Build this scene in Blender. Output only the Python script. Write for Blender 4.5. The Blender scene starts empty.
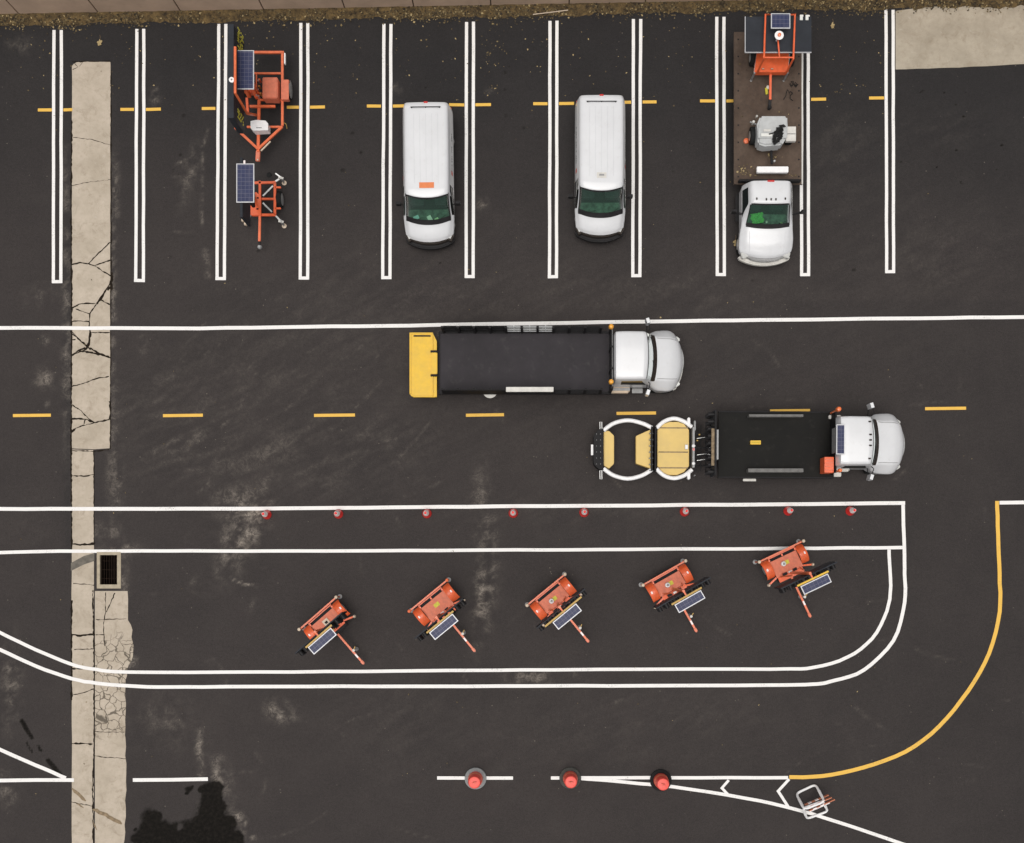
import bpy, bmesh, math, random
import numpy as np
from mathutils import Vector, Matrix
random.seed(7)
R = math.radians
scene = bpy.context.scene
COL = scene.collection
# ------------------------------------------------------------------ place and scale
S = 24.0          # ground pixels per metre
H = 46.0          # drone height
NPX, NPY = 535.0, 565.0   # point straight under the drone
CX, CY = (NPX-512)/S, (421.5-NPY)/S
def G(px, py, h=0.0):
    k = (H-h)/H
    return Vector((CX+(px-NPX)/S*k, CY+(NPY-py)/S*k, h))

# ------------------------------------------------------------------ materials
MATS = {}
def newmat(name):
    m = bpy.data.materials.new(name); m.use_nodes = True
    nt = m.node_tree; b = nt.nodes['Principled BSDF']
    return m, nt, b
def N(nt, t, **kw):
    n = nt.nodes.new(t)
    for k, v in kw.items():
        if k in n.inputs: n.inputs[k].default_value = v
        else: setattr(n, k, v)
    return n
def mixc(nt, fac, a, b, mode='MIX'):
    n = nt.nodes.new('ShaderNodeMix'); n.data_type = 'RGBA'; n.blend_type = mode
    for i, v in ((0, fac), (6, a), (7, b)):
        if hasattr(v, 'links'): nt.links.new(v, n.inputs[i])
        elif i == 0: n.inputs[0].default_value = v
        else: n.inputs[i].default_value = (*v, 1) if len(v) == 3 else v
    return n.outputs[2]
def ramp(nt, src, p0, p1, c0=0.0, c1=1.0):
    n = nt.nodes.new('ShaderNodeMapRange'); n.clamp = True
    nt.links.new(src, n.inputs[0])
    n.inputs[1].default_value = p0; n.inputs[2].default_value = p1
    n.inputs[3].default_value = c0; n.inputs[4].default_value = c1
    return n.outputs[0]
def noise(nt, scale, detail=4, rough=.55, vec=None, dist=0):
    n = nt.nodes.new('ShaderNodeTexNoise'); n.inputs['Scale'].default_value = scale
    n.inputs['Detail'].default_value = detail; n.inputs['Roughness'].default_value = rough
    n.inputs['Distortion'].default_value = dist
    if vec is None:
        t = nt.nodes.get('TC') or nt.nodes.new('ShaderNodeTexCoord'); t.name = 'TC'; vec = t.outputs['Object']
    nt.links.new(vec, n.inputs['Vector'])
    return n.outputs['Fac']
def mathn(nt, op, a, b):
    n = nt.nodes.new('ShaderNodeMath'); n.operation = op; n.use_clamp = False
    for i, v in ((0, a), (1, b)):
        if hasattr(v, 'links'): nt.links.new(v, n.inputs[i])
        else: n.inputs[i].default_value = v
    return n.outputs[0]
def bump(nt, b, src, strength=.3, dist=.01):
    n = nt.nodes.new('ShaderNodeBump'); n.inputs['Strength'].default_value = strength
    n.inputs['Distance'].default_value = dist
    nt.links.new(src, n.inputs['Height']); nt.links.new(n.outputs[0], b.inputs['Normal'])
def mat(name, col, rough=.5, metal=0, var=.12, scale=3, coat=0, dirt=None, bmp=0):
    if name in MATS: return MATS[name]
    m, nt, b = newmat(name)
    f = noise(nt, scale, 5)
    dark = tuple(c*(1-var*1.6) for c in col); light = tuple(min(1, c*(1+var)) for c in col)
    c = mixc(nt, ramp(nt, f, .3, .7), dark, light)
    if dirt:
        f2 = noise(nt, scale*2.3, 8, .7)
        c = mixc(nt, ramp(nt, f2, .56, .78, 0, dirt[3]), c, dirt[:3])
    nt.links.new(c, b.inputs['Base Color'])
    nt.links.new(ramp(nt, f, .2, .8, max(rough-.06, 0.02), min(rough+.08, 1)), b.inputs['Roughness'])
    b.inputs['Metallic'].default_value = metal
    if max(col) < .09: b.inputs['Specular IOR Level'].default_value = .14
    b.inputs['Coat Weight'].default_value = coat; b.inputs['Coat Roughness'].default_value = .08
    if bmp: bump(nt, b, noise(nt, 60, 3), bmp, .004)
    MATS[name] = m
    return m
DIRT = (.16, .13, .10)
mat('white_paint', (.655, .66, .675), .32, 0, .025, 1.5, .5, (.42, .40, .37, .28))
mat('roof_white', (.52, .53, .55), .4, 0, .03, 1.2, .3, (.40, .39, .37, .35))
mat('orange_paint', (.78, .125, .035), .42, 0, .10, 5, .2, (.62, .25, .16, .55))
mat('faded_orange', (.66, .18, .10), .6, 0, .10, 7, 0, (.55, .27, .20, .7))
mat('tube_orange', (.74, .15, .05), .42, 0, .12, 6, .2, (.62, .30, .18, .5))
mat('yellow_paint', (.72, .44, .010), .45, 0, .06, 4, .1, (.55, .36, .06, .5))
mat('cushion_yellow', (.68, .48, .15), .5, 0, .05, 2, 0, (.55, .42, .22, .5))
mat('brass_yellow', (.42, .27, .07), .5, .2, .1, 8)
mat('black_steel', (.016, .015, .016), .55, 0, .25, 6, 0, (.06, .055, .05, .4))
mat('bed_black', (.040, .036, .040), .65, 0, .12, 1.4, 0, (.075, .07, .068, .6), .2)
mat('bed_worn_black', (.0085, .008, .007), .55, 0, .3, 1.2, 0, (.026, .024, .021, .8), .3)
mat('rubber', (.018, .018, .018), .8, 0, .2, 9)
mat('old_rubber', (.075, .075, .068), .85, 0, .2, 12)
mat('grey_rubber', (.26, .27, .27), .8, 0, .15, 12, 0, (.16, .15, .13, .6))
mat('grey_steel', (.30, .30, .30), .5, .3, .12, 6, 0, (.14, .12, .1, .6))
mat('worn_steel', (.15, .145, .14), .6, .2, .2, 6)
mat('alloy', (.62, .62, .61), .35, .6, .08, 9)
mat('light_grey_paint', (.46, .47, .47), .5, 0, .06, 4, 0, (.28, .26, .23, .55))
mat('pale_paint', (.62, .60, .56), .55, 0, .08, 6, 0, (.4, .33, .25, .4))
mat('cream_paint', (.62, .50, .38), .5, 0, .08, 6)
mat('plastic_black', (.02, .019, .02), .42, 0, .15, 4)
mat('trim_brown', (.035, .027, .022), .3, 0, .3, 14)
mat('seat_fabric', (.05, .055, .06), .9, 0, .2, 9)
mat('dash', (.085, .12, .10), .8, 0, .45, 5)
mat('dark_glass', (.012, .018, .018), .06, 0, .1, 2, .5)
mat('lamp_lens', (.5, .5, .48), .12, 0, .05, 9, .8)
mat('red_lens', (.55, .02, .015), .2, 0, .05, 9, .8)
mat('amber_lens', (.80, .36, .03), .25, 0, .05, 9, .6)
mat('orange_lens', (.80, .17, .04), .25, 0, .05, 9, .6)
mat('orange_decal', (.70, .20, .06), .5, 0, .05, 9)
mat('red_decal', (.60, .09, .06), .5, 0, .05, 9)
mat('ink', (.05, .05, .05), .6, 0, .1, 9)
mat('paper', (.72, .72, .68), .8, 0, .04, 9)
mat('pale_green_paper', (.55, .68, .42), .8, 0, .04, 9)
mat('blue_paper', (.42, .62, .66), .8, 0, .04, 9)
mat('vest_green', (.12, .48, .10), .8, 0, .2, 20)
mat('panel_frame', (.55, .55, .57), .4, .2, .04, 6)
mat('sign_board', (.030, .033, .040), .55, 0, .12, 2, 0, (.05, .05, .055, .5))
mat('yellow_mark', (.62, .56, .05), .6, 0, .1, 12)
mat('cone_red', (.80, .035, .03), .42, 0, .08, 12, .2)
mat('drum_red', (.82, .09, .065), .5, 0, .06, 7, .1, (.75, .16, .10, .5))
mat('drum_band', (.85, .27, .13), .5, 0, .06, 7)
mat('collar_white', (.90, .80, .78), .45, 0, .05, 9)
mat('plastic_white', (.86, .85, .85), .45, 0, .04, 8, .1)
mat('stripe_orange', (.55, .19, .10), .6, 0, .15, 12)
mat('wall_concrete', (.50, .36, .265), .9, 0, .10, .9, 0, (.33, .24, .17, .5), .3)
mat('wall_joint', (.03, .026, .022), .95)
mat('drain_concrete', (.40, .34, .25), .9, 0, .12, 6, 0, (.2, .16, .1, .6), .3)
mat('pit', (.010, .007, .005), .95)
mat('grate_steel', (.03, .018, .012), .8, .2, .3, 10)
mat('cone_base', (.12, .015, .012), .7)
mat('crack', (.018, .013, .009), .95)
mat('brown_stain', (.25, .185, .115), .9, 0, .25, 8)
mat('soft_patch', (.14, .125, .105), .9, 0, .2, 5)
mat('twig', (.16, .11, .06), .9)

def m_solar():
    m, nt, b = newmat('solar_cells')
    t = N(nt, 'ShaderNodeTexCoord')
    br = nt.nodes.new('ShaderNodeTexBrick'); br.offset = 0; br.squash = 1
    br.inputs['Scale'].default_value = 1
    br.inputs['Brick Width'].default_value = .155; br.inputs['Row Height'].default_value = .155
    br.inputs['Mortar Size'].default_value = .006
    br.inputs['Color1'].default_value = (.030, .036, .085, 1); br.inputs['Color2'].default_value = (.038, .045, .10, 1)
    br.inputs['Mortar'].default_value = (.12, .12, .17, 1)
    nt.links.new(t.outputs['Object'], br.inputs['Vector'])
    c = mixc(nt, ramp(nt, noise(nt, 3, 3), .45, .75, 0, .3), br.outputs[0], (.13, .125, .15))
    nt.links.new(c, b.inputs['Base Color']); b.inputs['Roughness'].default_value = .35; b.inputs['Specular IOR Level'].default_value = .2
    MATS['solar_cells'] = m
m_solar()
def m_glass():
    m, nt, b = newmat('green_glass')
    nt.nodes.remove(b)
    out = nt.nodes['Material Output']
    tr = N(nt, 'ShaderNodeBsdfTransparent'); tr.inputs[0].default_value = (.62, .86, .72, 1)
    gl = N(nt, 'ShaderNodeBsdfGlossy'); gl.inputs['Roughness'].default_value = .04; gl.inputs[0].default_value = (.9, .95, .93, 1)
    df = N(nt, 'ShaderNodeBsdfDiffuse'); df.inputs[0].default_value = (.03, .12, .075, 1)
    lw = N(nt, 'ShaderNodeFresnel'); lw.inputs[0].default_value = 1.5
    a = N(nt, 'ShaderNodeMixShader'); a.inputs[0].default_value = .16
    nt.links.new(tr.outputs[0], a.inputs[1]); nt.links.new(df.outputs[0], a.inputs[2])
    x = N(nt, 'ShaderNodeMixShader'); nt.links.new(lw.outputs[0], x.inputs[0])
    nt.links.new(a.outputs[0], x.inputs[1]); nt.links.new(gl.outputs[0], x.inputs[2])
    nt.links.new(x.outputs[0], out.inputs[0])
    MATS['green_glass'] = m
m_glass()
def m_deck():
    m, nt, b = newmat('rusty_deck')
    c = mixc(nt, ramp(nt, noise(nt, 1.1, 8, .65), .35, .65), (.060, .038, .026), (.105, .072, .052))
    c = mixc(nt, ramp(nt, noise(nt, 7, 8, .7), .5, .75, 0, .7), c, (.040, .030, .024))
    c = mixc(nt, ramp(nt, noise(nt, 26, 4, .7), .6, .75, 0, .6), c, (.17, .12, .08))
    nt.links.new(c, b.inputs['Base Color']); b.inputs['Roughness'].default_value = .85
    bump(nt, b, noise(nt, 40, 4), .3, .005)
    MATS['rusty_deck'] = m
m_deck()
def m_asphalt():
    m, nt, b = newmat('asphalt')
    fine = noise(nt, 26, 8, .85)
    med = noise(nt, 5.5, 8, .62)
    big = noise(nt, .22, 5, .55)
    tone = N(nt, 'ShaderNodeAttribute'); tone.attribute_name = 'tone'
    dust = N(nt, 'ShaderNodeAttribute'); dust.attribute_name = 'dust'
    wet = N(nt, 'ShaderNodeAttribute'); wet.attribute_name = 'wet'
    c = mixc(nt, tone.outputs['Fac'], (.0375, .0318, .0305), (.0200, .0187, .0192))
    c = mixc(nt, ramp(nt, big, .3, .7, 0, 1), c, mixc(nt, 1, c, (1.2, 1.19, 1.18), 'MULTIPLY'))
    c = mixc(nt, ramp(nt, noise(nt, 1.1, 7, .65), .40, .62, 0, .7), mixc(nt, 1, c, (.88, .88, .89), 'MULTIPLY'), c)
    c = mixc(nt, ramp(nt, med, .3, .7, 0, .55), c, mixc(nt, 1, c, (.80, .80, .80), 'MULTIPLY'))
    grit = noise(nt, 9, 6, .8)
    c = mixc(nt, ramp(nt, grit, .35, .65, 0, 1), mixc(nt, 1, c, (.86, .86, .86), 'MULTIPLY'), mixc(nt, 1, c, (1.15, 1.15, 1.14), 'MULTIPLY'))
    c = mixc(nt, ramp(nt, fine, .36, .66, 0, 1), mixc(nt, 1, c, (.60, .60, .60), 'MULTIPLY'), mixc(nt, 1, c, (1.55, 1.55, 1.55), 'MULTIPLY'))
    dn_ = mathn(nt, 'MULTIPLY', ramp(nt, noise(nt, 3.4, 12, .82, None, 1.0), .42, .60, .12, 1.7), ramp(nt, noise(nt, 11, 8, .85), .38, .62, .35, 1.5))
    d = ramp(nt, mathn(nt, 'MULTIPLY', dust.outputs['Fac'], dn_), 0, 1, 0, 1)
    c = mixc(nt, d, c, (.26, .225, .19))
    wn = mathn(nt, 'MULTIPLY', mathn(nt, 'SUBTRACT', noise(nt, 5, 9, .75), .5), .55)
    W_ = ramp(nt, mathn(nt, 'ADD', wet.outputs['Fac'], wn), .42, .68, 0, .93)
    # tiny pale grit
    vo = N(nt, 'ShaderNodeTexVoronoi'); vo.inputs['Scale'].default_value = 3.2; vo.inputs['Randomness'].default_value = 1
    nt.links.new(nt.nodes['TC'].outputs['Object'], vo.inputs['Vector'])
    g = ramp(nt, vo.outputs['Distance'], .05, .09, 1, 0)
    g2 = ramp(nt, noise(nt, 1.7, 3), .54, .62)
    c = mixc(nt, mathn(nt, 'MULTIPLY', mathn(nt, 'MULTIPLY', g, g2), .55), c, (.22, .19, .155))
    sp = ramp(nt, mathn(nt, 'ADD', wet.outputs['Fac'], mathn(nt, 'MULTIPLY', mathn(nt, 'SUBTRACT', noise(nt, 12, 8, .85), .5), .9)), .30, .62, 0, .55)
    c = mixc(nt, sp, c, (.013, .011, .009))
    c = mixc(nt, W_, c, mixc(nt, ramp(nt, noise(nt, 7, 8, .7), .45, .7), (.0068, .0060, .0052), (.018, .0155, .013)))
    nt.links.new(c, b.inputs['Base Color'])
    r = ramp(nt, W_, 0, 1, .82, .75)
    nt.links.new(r, b.inputs['Roughness']); nt.links.new(ramp(nt, W_, 0, 1, .25, .04), b.inputs['Specular IOR Level'])
    bump(nt, b, mathn(nt, 'ADD', fine, noise(nt, 120, 2, .7)), .35, .006)
    MATS['asphalt'] = m
m_asphalt()
def m_concrete(name, c0, c1, cracks):
    m, nt, b = newmat(name)
    c = mixc(nt, ramp(nt, noise(nt, .9, 7, .6), .3, .7), c0, c1)
    c = mixc(nt, ramp(nt, noise(nt, 5, 9, .7), .45, .8, 0, .45), c, tuple(v*.72 for v in c0))
    c = mixc(nt, ramp(nt, noise(nt, 30, 5, .8), .6, .8, 0, .5), c, (.17, .135, .095))
    if cracks:
        tc = nt.nodes['TC']
        sep = N(nt, 'ShaderNodeSeparateXYZ'); nt.links.new(tc.outputs['Object'], sep.inputs[0])
        vo = nt.nodes.new('ShaderNodeTexVoronoi'); vo.feature = 'DISTANCE_TO_EDGE'; vo.inputs['Scale'].default_value = 2.7
        nz = N(nt, 'ShaderNodeTexNoise'); nz.inputs['Scale'].default_value = 3; nt.links.new(tc.outputs['Object'], nz.inputs[0])
        ad = N(nt, 'ShaderNodeVectorMath'); ad.operation = 'MULTIPLY_ADD'; ad.inputs[1].default_value = (.35, .35, 0)
        nt.links.new(nz.outputs['Color'], ad.inputs[0]); nt.links.new(tc.outputs['Object'], ad.inputs[2])
        nt.links.new(ad.outputs[0], vo.inputs['Vector'])
        line = ramp(nt, vo.outputs['Distance'], .02, .05, 1, 0)
        y = sep.outputs['Y']
        yj = mathn(nt, 'ADD', y, mathn(nt, 'MULTIPLY', noise(nt, 1.5, 3), 1.5))
        up = ramp(nt, yj, -8.1, -8.5); dn = ramp(nt, yj, -12.1, -12.5, 1, 0)
        xm = ramp(nt, sep.outputs['X'], -17.41, -17.39)
        k = mathn(nt, 'MULTIPLY', mathn(nt, 'MULTIPLY', up, dn), mathn(nt, 'MULTIPLY', line, xm))
        c = mixc(nt, mathn(nt, 'MULTIPLY', k, .8), c, (.05, .04, .028))
    c = mixc(nt, ramp(nt, noise(nt, 1.9, 10, .78, None, .8), .52, .68, 0, .5), c, (.22, .17, .115))
    c = mixc(nt, ramp(nt, noise(nt, 3.1, 8, .7), .60, .74, 0, .45), c, (.55, .50, .43))
    nt.links.new(c, b.inputs['Base Color']); b.inputs['Roughness'].default_value = .9
    bump(nt, b, noise(nt, 22, 8, .75), .6, .012)
    MATS[name] = m
m_concrete('strip_concrete', (.40, .34, .265), (.53, .455, .37), True)
m_concrete('pad_concrete', (.33, .285, .22), (.44, .385, .305), False)
def m_mark(name, col, under):
    m, nt, b = newmat(name)
    w = ramp(nt, mathn(nt, 'ADD', noise(nt, 14, 9, .85), mathn(nt, 'MULTIPLY', noise(nt, .8, 3, .6), .35)), .74, .86, 0, .75)
    w2 = ramp(nt, noise(nt, 2.2, 7, .7), .40, .72, 0, .22)
    c = mixc(nt, w2, col, tuple(v*.72 for v in col))
    c = mixc(nt, w, c, under)
    nt.links.new(c, b.inputs['Base Color']); b.inputs['Roughness'].default_value = .65
    MATS[name] = m
m_mark('marking_white', (.83, .81, .79), (.30, .28, .26))
m_mark('marking_yellow', (.78, .46, .07), (.30, .19, .06))
def m_leaf():
    m, nt, b = newmat('leaf_mix')
    oi = N(nt, 'ShaderNodeAttribute'); oi.attribute_name = 'tint'
    cr = N(nt, 'ShaderNodeValToRGB'); e = cr.color_ramp.elements
    e[0].color = (.014, .010, .006, 1); e[1].color = (.42, .32, .16, 1)
    e2 = e.new(.5); e2.color = (.070, .050, .024, 1); e3 = e.new(.85); e3.color = (.15, .11, .05, 1)
    nt.links.new(oi.outputs['Fac'], cr.inputs[0]); nt.links.new(cr.outputs[0], b.inputs['Base Color'])
    b.inputs['Roughness'].default_value = .85
    MATS['leaf_mix'] = m
m_leaf()
def m_soil():
    m, nt, b = newmat('litter_soil')
    c = mixc(nt, ramp(nt, noise(nt, 3.5, 10, .8), .38, .62), (.020, .013, .007), (.165, .108, .042))
    nt.links.new(c, b.inputs['Base Color']); b.inputs['Roughness'].default_value = .95
    bump(nt, b, noise(nt, 30, 6, .8), .8, .02)
    MATS['litter_soil'] = m
m_soil()
def m_grass():
    m, nt, b = newmat('dry_grass')
    c = mixc(nt, ramp(nt, noise(nt, 3, 9, .7), .35, .65), (.06, .065, .025), (.15, .12, .06))
    nt.links.new(c, b.inputs['Base Color']); b.inputs['Roughness'].default_value = .95
    MATS['dry_grass'] = m
m_grass()

# ------------------------------------------------------------------ mesh builder
class MB:
    def __init__(s): s.v = []; s.f = []; s.m = []; s.mats = []
    def mi(s, name):
        if name not in s.mats: s.mats.append(name)
        return s.mats.index(name)
    def add(s, vs, fs, mat):
        o = len(s.v); k = s.mi(mat)
        s.v += [tuple(v) for v in vs]
        for f in fs: s.f.append(tuple(i+o for i in f)); s.m.append(k)
        return s
    def box(s, x0, x1, y0, y1, z0, z1, mat, rz=0, rx=0, ry=0):
        c = Vector(((x0+x1)/2, (y0+y1)/2, (z0+z1)/2))
        M = Matrix.Rotation(rz, 3, 'Z') @ Matrix.Rotation(ry, 3, 'Y') @ Matrix.Rotation(rx, 3, 'X')
        d = ((x1-x0)/2, (y1-y0)/2, (z1-z0)/2)
        vs = [c + M @ Vector((sx*d[0], sy*d[1], sz*d[2])) for sx in (-1, 1) for sy in (-1, 1) for sz in (-1, 1)]
        return s.add(vs, [(0,1,3,2),(4,6,7,5),(0,4,5,1),(2,3,7,6),(0,2,6,4),(1,5,7,3)], mat)
    def bar(s, a, b, w, h, mat):
        """square bar from a to b, w across, h deep"""
        a = Vector(a); b = Vector(b); d = (b-a).normalized()
        up = Vector((0,0,1)) if abs(d.z) < .95 else Vector((1,0,0))
        side = d.cross(up).normalized(); up = side.cross(d)
        vs = []
        for p in (a, b):
            for sx, sz in ((-1,-1),(1,-1),(1,1),(-1,1)): vs.append(p+side*sx*w/2+up*sz*h/2)
        return s.add(vs, [(3,2,1,0),(4,5,6,7),(0,1,5,4),(1,2,6,5),(2,3,7,6),(3,0,4,7)], mat)
    def prism(s, poly, z0, z1, mat):
        n = len(poly)
        a = sum(poly[i][0]*poly[(i+1)%n][1]-poly[(i+1)%n][0]*poly[i][1] for i in range(n))
        if a < 0: poly = poly[::-1]
        vs = [(p[0], p[1], z0) for p in poly]+[(p[0], p[1], z1) for p in poly]
        fs = [tuple(range(n))[::-1], tuple(range(n, 2*n))]+[(i, (i+1)%n, n+(i+1)%n, n+i) for i in range(n)]
        return s.add(vs, fs, mat)
    def tube(s, pts, r, mat, seg=8, closed=False):
        pts = [Vector(p) for p in pts]; n = len(pts); vs = []; up = None
        rr = r if isinstance(r, (list, tuple)) else [r]*n
        for i, p in enumerate(pts):
            if closed: d = (pts[(i+1)%n]-pts[i-1]).normalized()
            else: d = (pts[min(i+1, n-1)]-pts[max(i-1, 0)]).normalized()
            if up is None:
                up = Vector((0,0,1)) if abs(d.z) < .9 else Vector((1,0,0))
            side = d.cross(up)
            if side.length < 1e-4: side = d.orthogonal()
            side.normalize(); up = side.cross(d).normalized()
            for k in range(seg):
                a = 2*math.pi*k/seg
                vs.append(p+side*math.cos(a)*rr[i]+up*math.sin(a)*rr[i])
        fs = []
        for i in range(n if closed else n-1):
            j = (i+1) % n
            for k in range(seg):
                q = (k+1) % seg
                fs.append((i*seg+k, i*seg+q, j*seg+q, j*seg+k)[::-1])
        if not closed:
            fs.append(tuple(range(seg))); fs.append(tuple(range((n-1)*seg, n*seg))[::-1])
        return s.add(vs, fs, mat)
    def lathe(s, prof, mat, seg=24, c=(0,0,0), axis='Z'):
        """prof: (r, z) bottom to top"""
        vs = []
        for r, z in prof:
            for k in range(seg):
                a = 2*math.pi*k/seg; x, y = r*math.cos(a), r*math.sin(a)
                if axis == 'Z': v = (x, y, z)
                elif axis == 'Y': v = (y, z, x)
                else: v = (z, x, y)
                vs.append((v[0]+c[0], v[1]+c[1], v[2]+c[2]))
        fs = []
        for i in range(len(prof)-1):
            for k in range(seg):
                q = (k+1) % seg; fs.append((i*seg+k, i*seg+q, (i+1)*seg+q, (i+1)*seg+k))
        fs.append(tuple(range(seg))[::-1]); fs.append(tuple(range((len(prof)-1)*seg, len(prof)*seg)))
        return s.add(vs, fs, mat)
    def grid(s, P, mat, flip=False):
        """P[i][j] points"""
        n, m = len(P), len(P[0]); vs = [p for row in P for p in row]; fs = []
        for i in range(n-1):
            for j in range(m-1):
                f = (i*m+j, i*m+j+1, (i+1)*m+j+1, (i+1)*m+j)
                fs.append(f[::-1] if flip else f)
        return s.add(vs, fs, mat)
    def build(s, name, parent=None, bev=0, angle=35, loc=None, rot=None):
        me = bpy.data.meshes.new(name)
        me.from_pydata(s.v, [], s.f); me.update()
        for n in s.mats: me.materials.append(MATS[n])
        me.polygons.foreach_set('material_index', s.m)
        me.shade_smooth(); me.set_sharp_from_angle(angle=R(angle))
        o = bpy.data.objects.new(name, me); COL.objects.link(o)
        if parent is not None: o.parent = parent
        if loc is not None: o.location = loc
        if rot is not None: o.rotation_euler = rot
        if bev:
            bm = bmesh.new(); bm.from_mesh(me)
            es = [e for e in bm.edges if len(e.link_faces) == 2 and e.calc_face_angle(0) > R(40)]
            bmesh.ops.bevel(bm, geom=es, offset=bev, segments=2, affect='EDGES', clamp_overlap=True)
            bm.to_mesh(me); bm.free(); me.shade_smooth(); me.set_sharp_from_angle(angle=R(angle))
        return o
def tag(o, label=None, cat=None, group=None, kind=None):
    if label: o['label'] = label
    if cat: o['category'] = cat
    if group: o['group'] = group
    if kind: o['kind'] = kind
    return o
def thing(name, loc, rz, label, cat, group=None):
    o = bpy.data.objects.new(name, None); COL.objects.link(o)
    o.location = (loc[0], loc[1], loc[2] if len(loc) > 2 else 0); o.rotation_euler = (0, 0, rz)
    o.empty_display_size = .3
    return tag(o, label, cat, group)
class Frame:
    """turns a pixel at a height into the local coordinates of a thing"""
    def __init__(s, o):
        s.o = Vector(o.location); s.r = -o.rotation_euler[2]
    def __call__(s, px, py, h=0):
        v = G(px, py, h)-s.o; c, n = math.cos(s.r), math.sin(s.r)
        return Vector((v.x*c-v.y*n, v.x*n+v.y*c, v.z))
def cylinder(mb, a, b, r, mat, seg=16): return mb.tube([a, b], r, mat, seg)

# ------------------------------------------------------------------ value noise
rng = np.random.default_rng(11)
LAT = rng.random((256, 256))
def vnoise(x, y):
    xi = np.floor(x).astype(int); yi = np.floor(y).astype(int); fx = x-xi; fy = y-yi
    fx = fx*fx*(3-2*fx); fy = fy*fy*(3-2*fy)
    a = LAT[xi % 256, yi % 256]; b = LAT[(xi+1) % 256, yi % 256]; c = LAT[xi % 256, (yi+1) % 256]; d = LAT[(xi+1) % 256, (yi+1) % 256]
    return (a*(1-fx)+b*fx)*(1-fy)+(c*(1-fx)+d*fx)*fy
def fbm(x, y, o=5):
    t = 0; a = .5; n = 0
    for i in range(o):
        t = t+a*vnoise(x*2**i+17*i, y*2**i+31*i); n += a; a *= .55
    return t/n

# ------------------------------------------------------------------ ground
DR = (100.0, 555.0, 117.3, 584.5)      # drain opening in pixels x0,y0,x1,y1
dx0, dy1 = G(DR[0], DR[1])[:2]; dx1, dy0 = G(DR[2], DR[3])[:2]
def axis(lo, hi, step, extra, far):
    a = list(np.arange(lo, hi, step)); a = [v for v in a if all(abs(v-e) > step*.4 for e in extra)]+list(extra)
    out = [-far, -far*.5, -60, -38] + sorted(a) + [38, 60, far*.5, far]
    return np.array(sorted(set(out)))
xs = axis(-22, 22.01, .1, (dx0, dx1), 400); ys = axis(-19, 19.3, .1, (dy0, dy1), 400)
X, Y = np.meshgrid(xs, ys, indexing='ij')
PX = X*S+512; PY = 421.5-Y*S
dust = np.zeros_like(X); wet = np.zeros_like(X)
n1 = fbm(X*1.2, Y*1.2); n2 = fbm(X*.35+9, Y*.35); n3 = fbm(X*3+5, Y*3+2)
nd = fbm(X*.9+Y*.5, Y*4-X*2.0)       # streaky
def blob(px, py, rx, ry, amp, rot=0, streak=0, cut=.45):
    global dust
    c, s_ = math.cos(R(rot)), math.sin(R(rot)); dx = PX-px; dy = PY-py
    u = (dx*c+dy*s_)/rx; v = (-dx*s_+dy*c)/ry
    w = np.exp(-(u*u+v*v)*1.3); nn = (nd if streak else n3)
    dust = dust+amp*(.5 if streak else 1)*w*np.clip((nn-cut+.1)*3.2, 0, 1.2)
def stroke(pts, w, amp, br=.5):
    global dust
    for a, b in zip(pts[:-1], pts[1:]):
        ax, ay = a; bx, by = b; L = (bx-ax)**2+(by-ay)**2+1e-6
        t = np.clip(((PX-ax)*(bx-ax)+(PY-ay)*(by-ay))/L, 0, 1)
        d = np.hypot(PX-ax-t*(bx-ax), PY-ay-t*(by-ay))
        dust = np.maximum(dust, amp*np.exp(-(d/w)**2)*np.clip((n3-br)*4+.7, 0, 1.3))
# pale scuffs
for a in [(245,530,16,44,.75,28,0),(235,505,22,16,.5,0,0),(485,585,11,55,.62,4,0),(482,500,10,34,.30,0,0),(530,677,22,9,.5,0,0),
          (190,175,9,30,.28,15,0),(280,712,16,10,.55,20,0),(199,745,4,17,.6,0,0),(221,775,10,26,.35,-20,0),(143,345,5,8,.6,0,0),
          (44,378,11,11,.5,0,0),(45,340,4,5,.5,0,0),(47,404,3,3,.5,0,0),(10,685,10,40,.5,0,0),(6,790,9,16,.5,0,0),(130,660,7,12,.6,0,0),
          (195,585,5,8,.4,20,0),(190,590,5,3,.4,20,0),(252,604,3,6,.55,20,0),(120,550,20,9,.35,0,0),(123,575,6,26,.4,0,0),
          (115,475,8,60,.30,0,0),(113,300,4,120,.42,0,0),(67,340,5,110,.38,0,0),(66,200,4,60,.25,0,0),(116,190,4,30,.4,0,0),(100,535,20,12,.25,0,0),
          (483,205,6,9,.4,0,0),(398,88,6,4,.4,0,0),(489,90,4,4,.35,0,0),(20,45,12,8,.25,0,0),(40,295,14,10,.25,0,0),(155,95,5,8,.5,0,0),
          (150,400,60,26,.13,-20,1),(180,445,52,28,.30,-30,1),(260,400,90,60,.12,0,1),(320,470,110,40,.13,-14,1),(560,510,180,16,.10,0,1),
          (640,290,160,30,.10,0,1),(560,370,420,130,.055,0,1),(360,300,150,60,.09,-8,1),(260,455,50,14,.20,-25,1),(380,445,40,20,.12,20,1),
          (930,250,90,60,.09,0,1),(600,740,240,60,.05,0,1),(940,130,60,20,.09,0,1),(840,150,30,60,.12,0,1),(700,710,130,24,.06,-10,1),
          (395,715,70,50,.07,0,1),(160,720,40,30,.12,30,0),(440,335,5,4,.25,0,0),(35,525,40,30,.06,0,1)]: blob(*a)
stroke([(208,128),(204,145),(190,158),(172,166)], 1.3, .30); stroke([(203,150),(203,172),(201,205),(203,232)], 1.4, .28)
stroke([(172,232),(201,233)], 1.2, .22); stroke([(172,176),(200,178)], 1.1, .16); stroke([(205,250),(208,276)], 3, .20)
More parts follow.
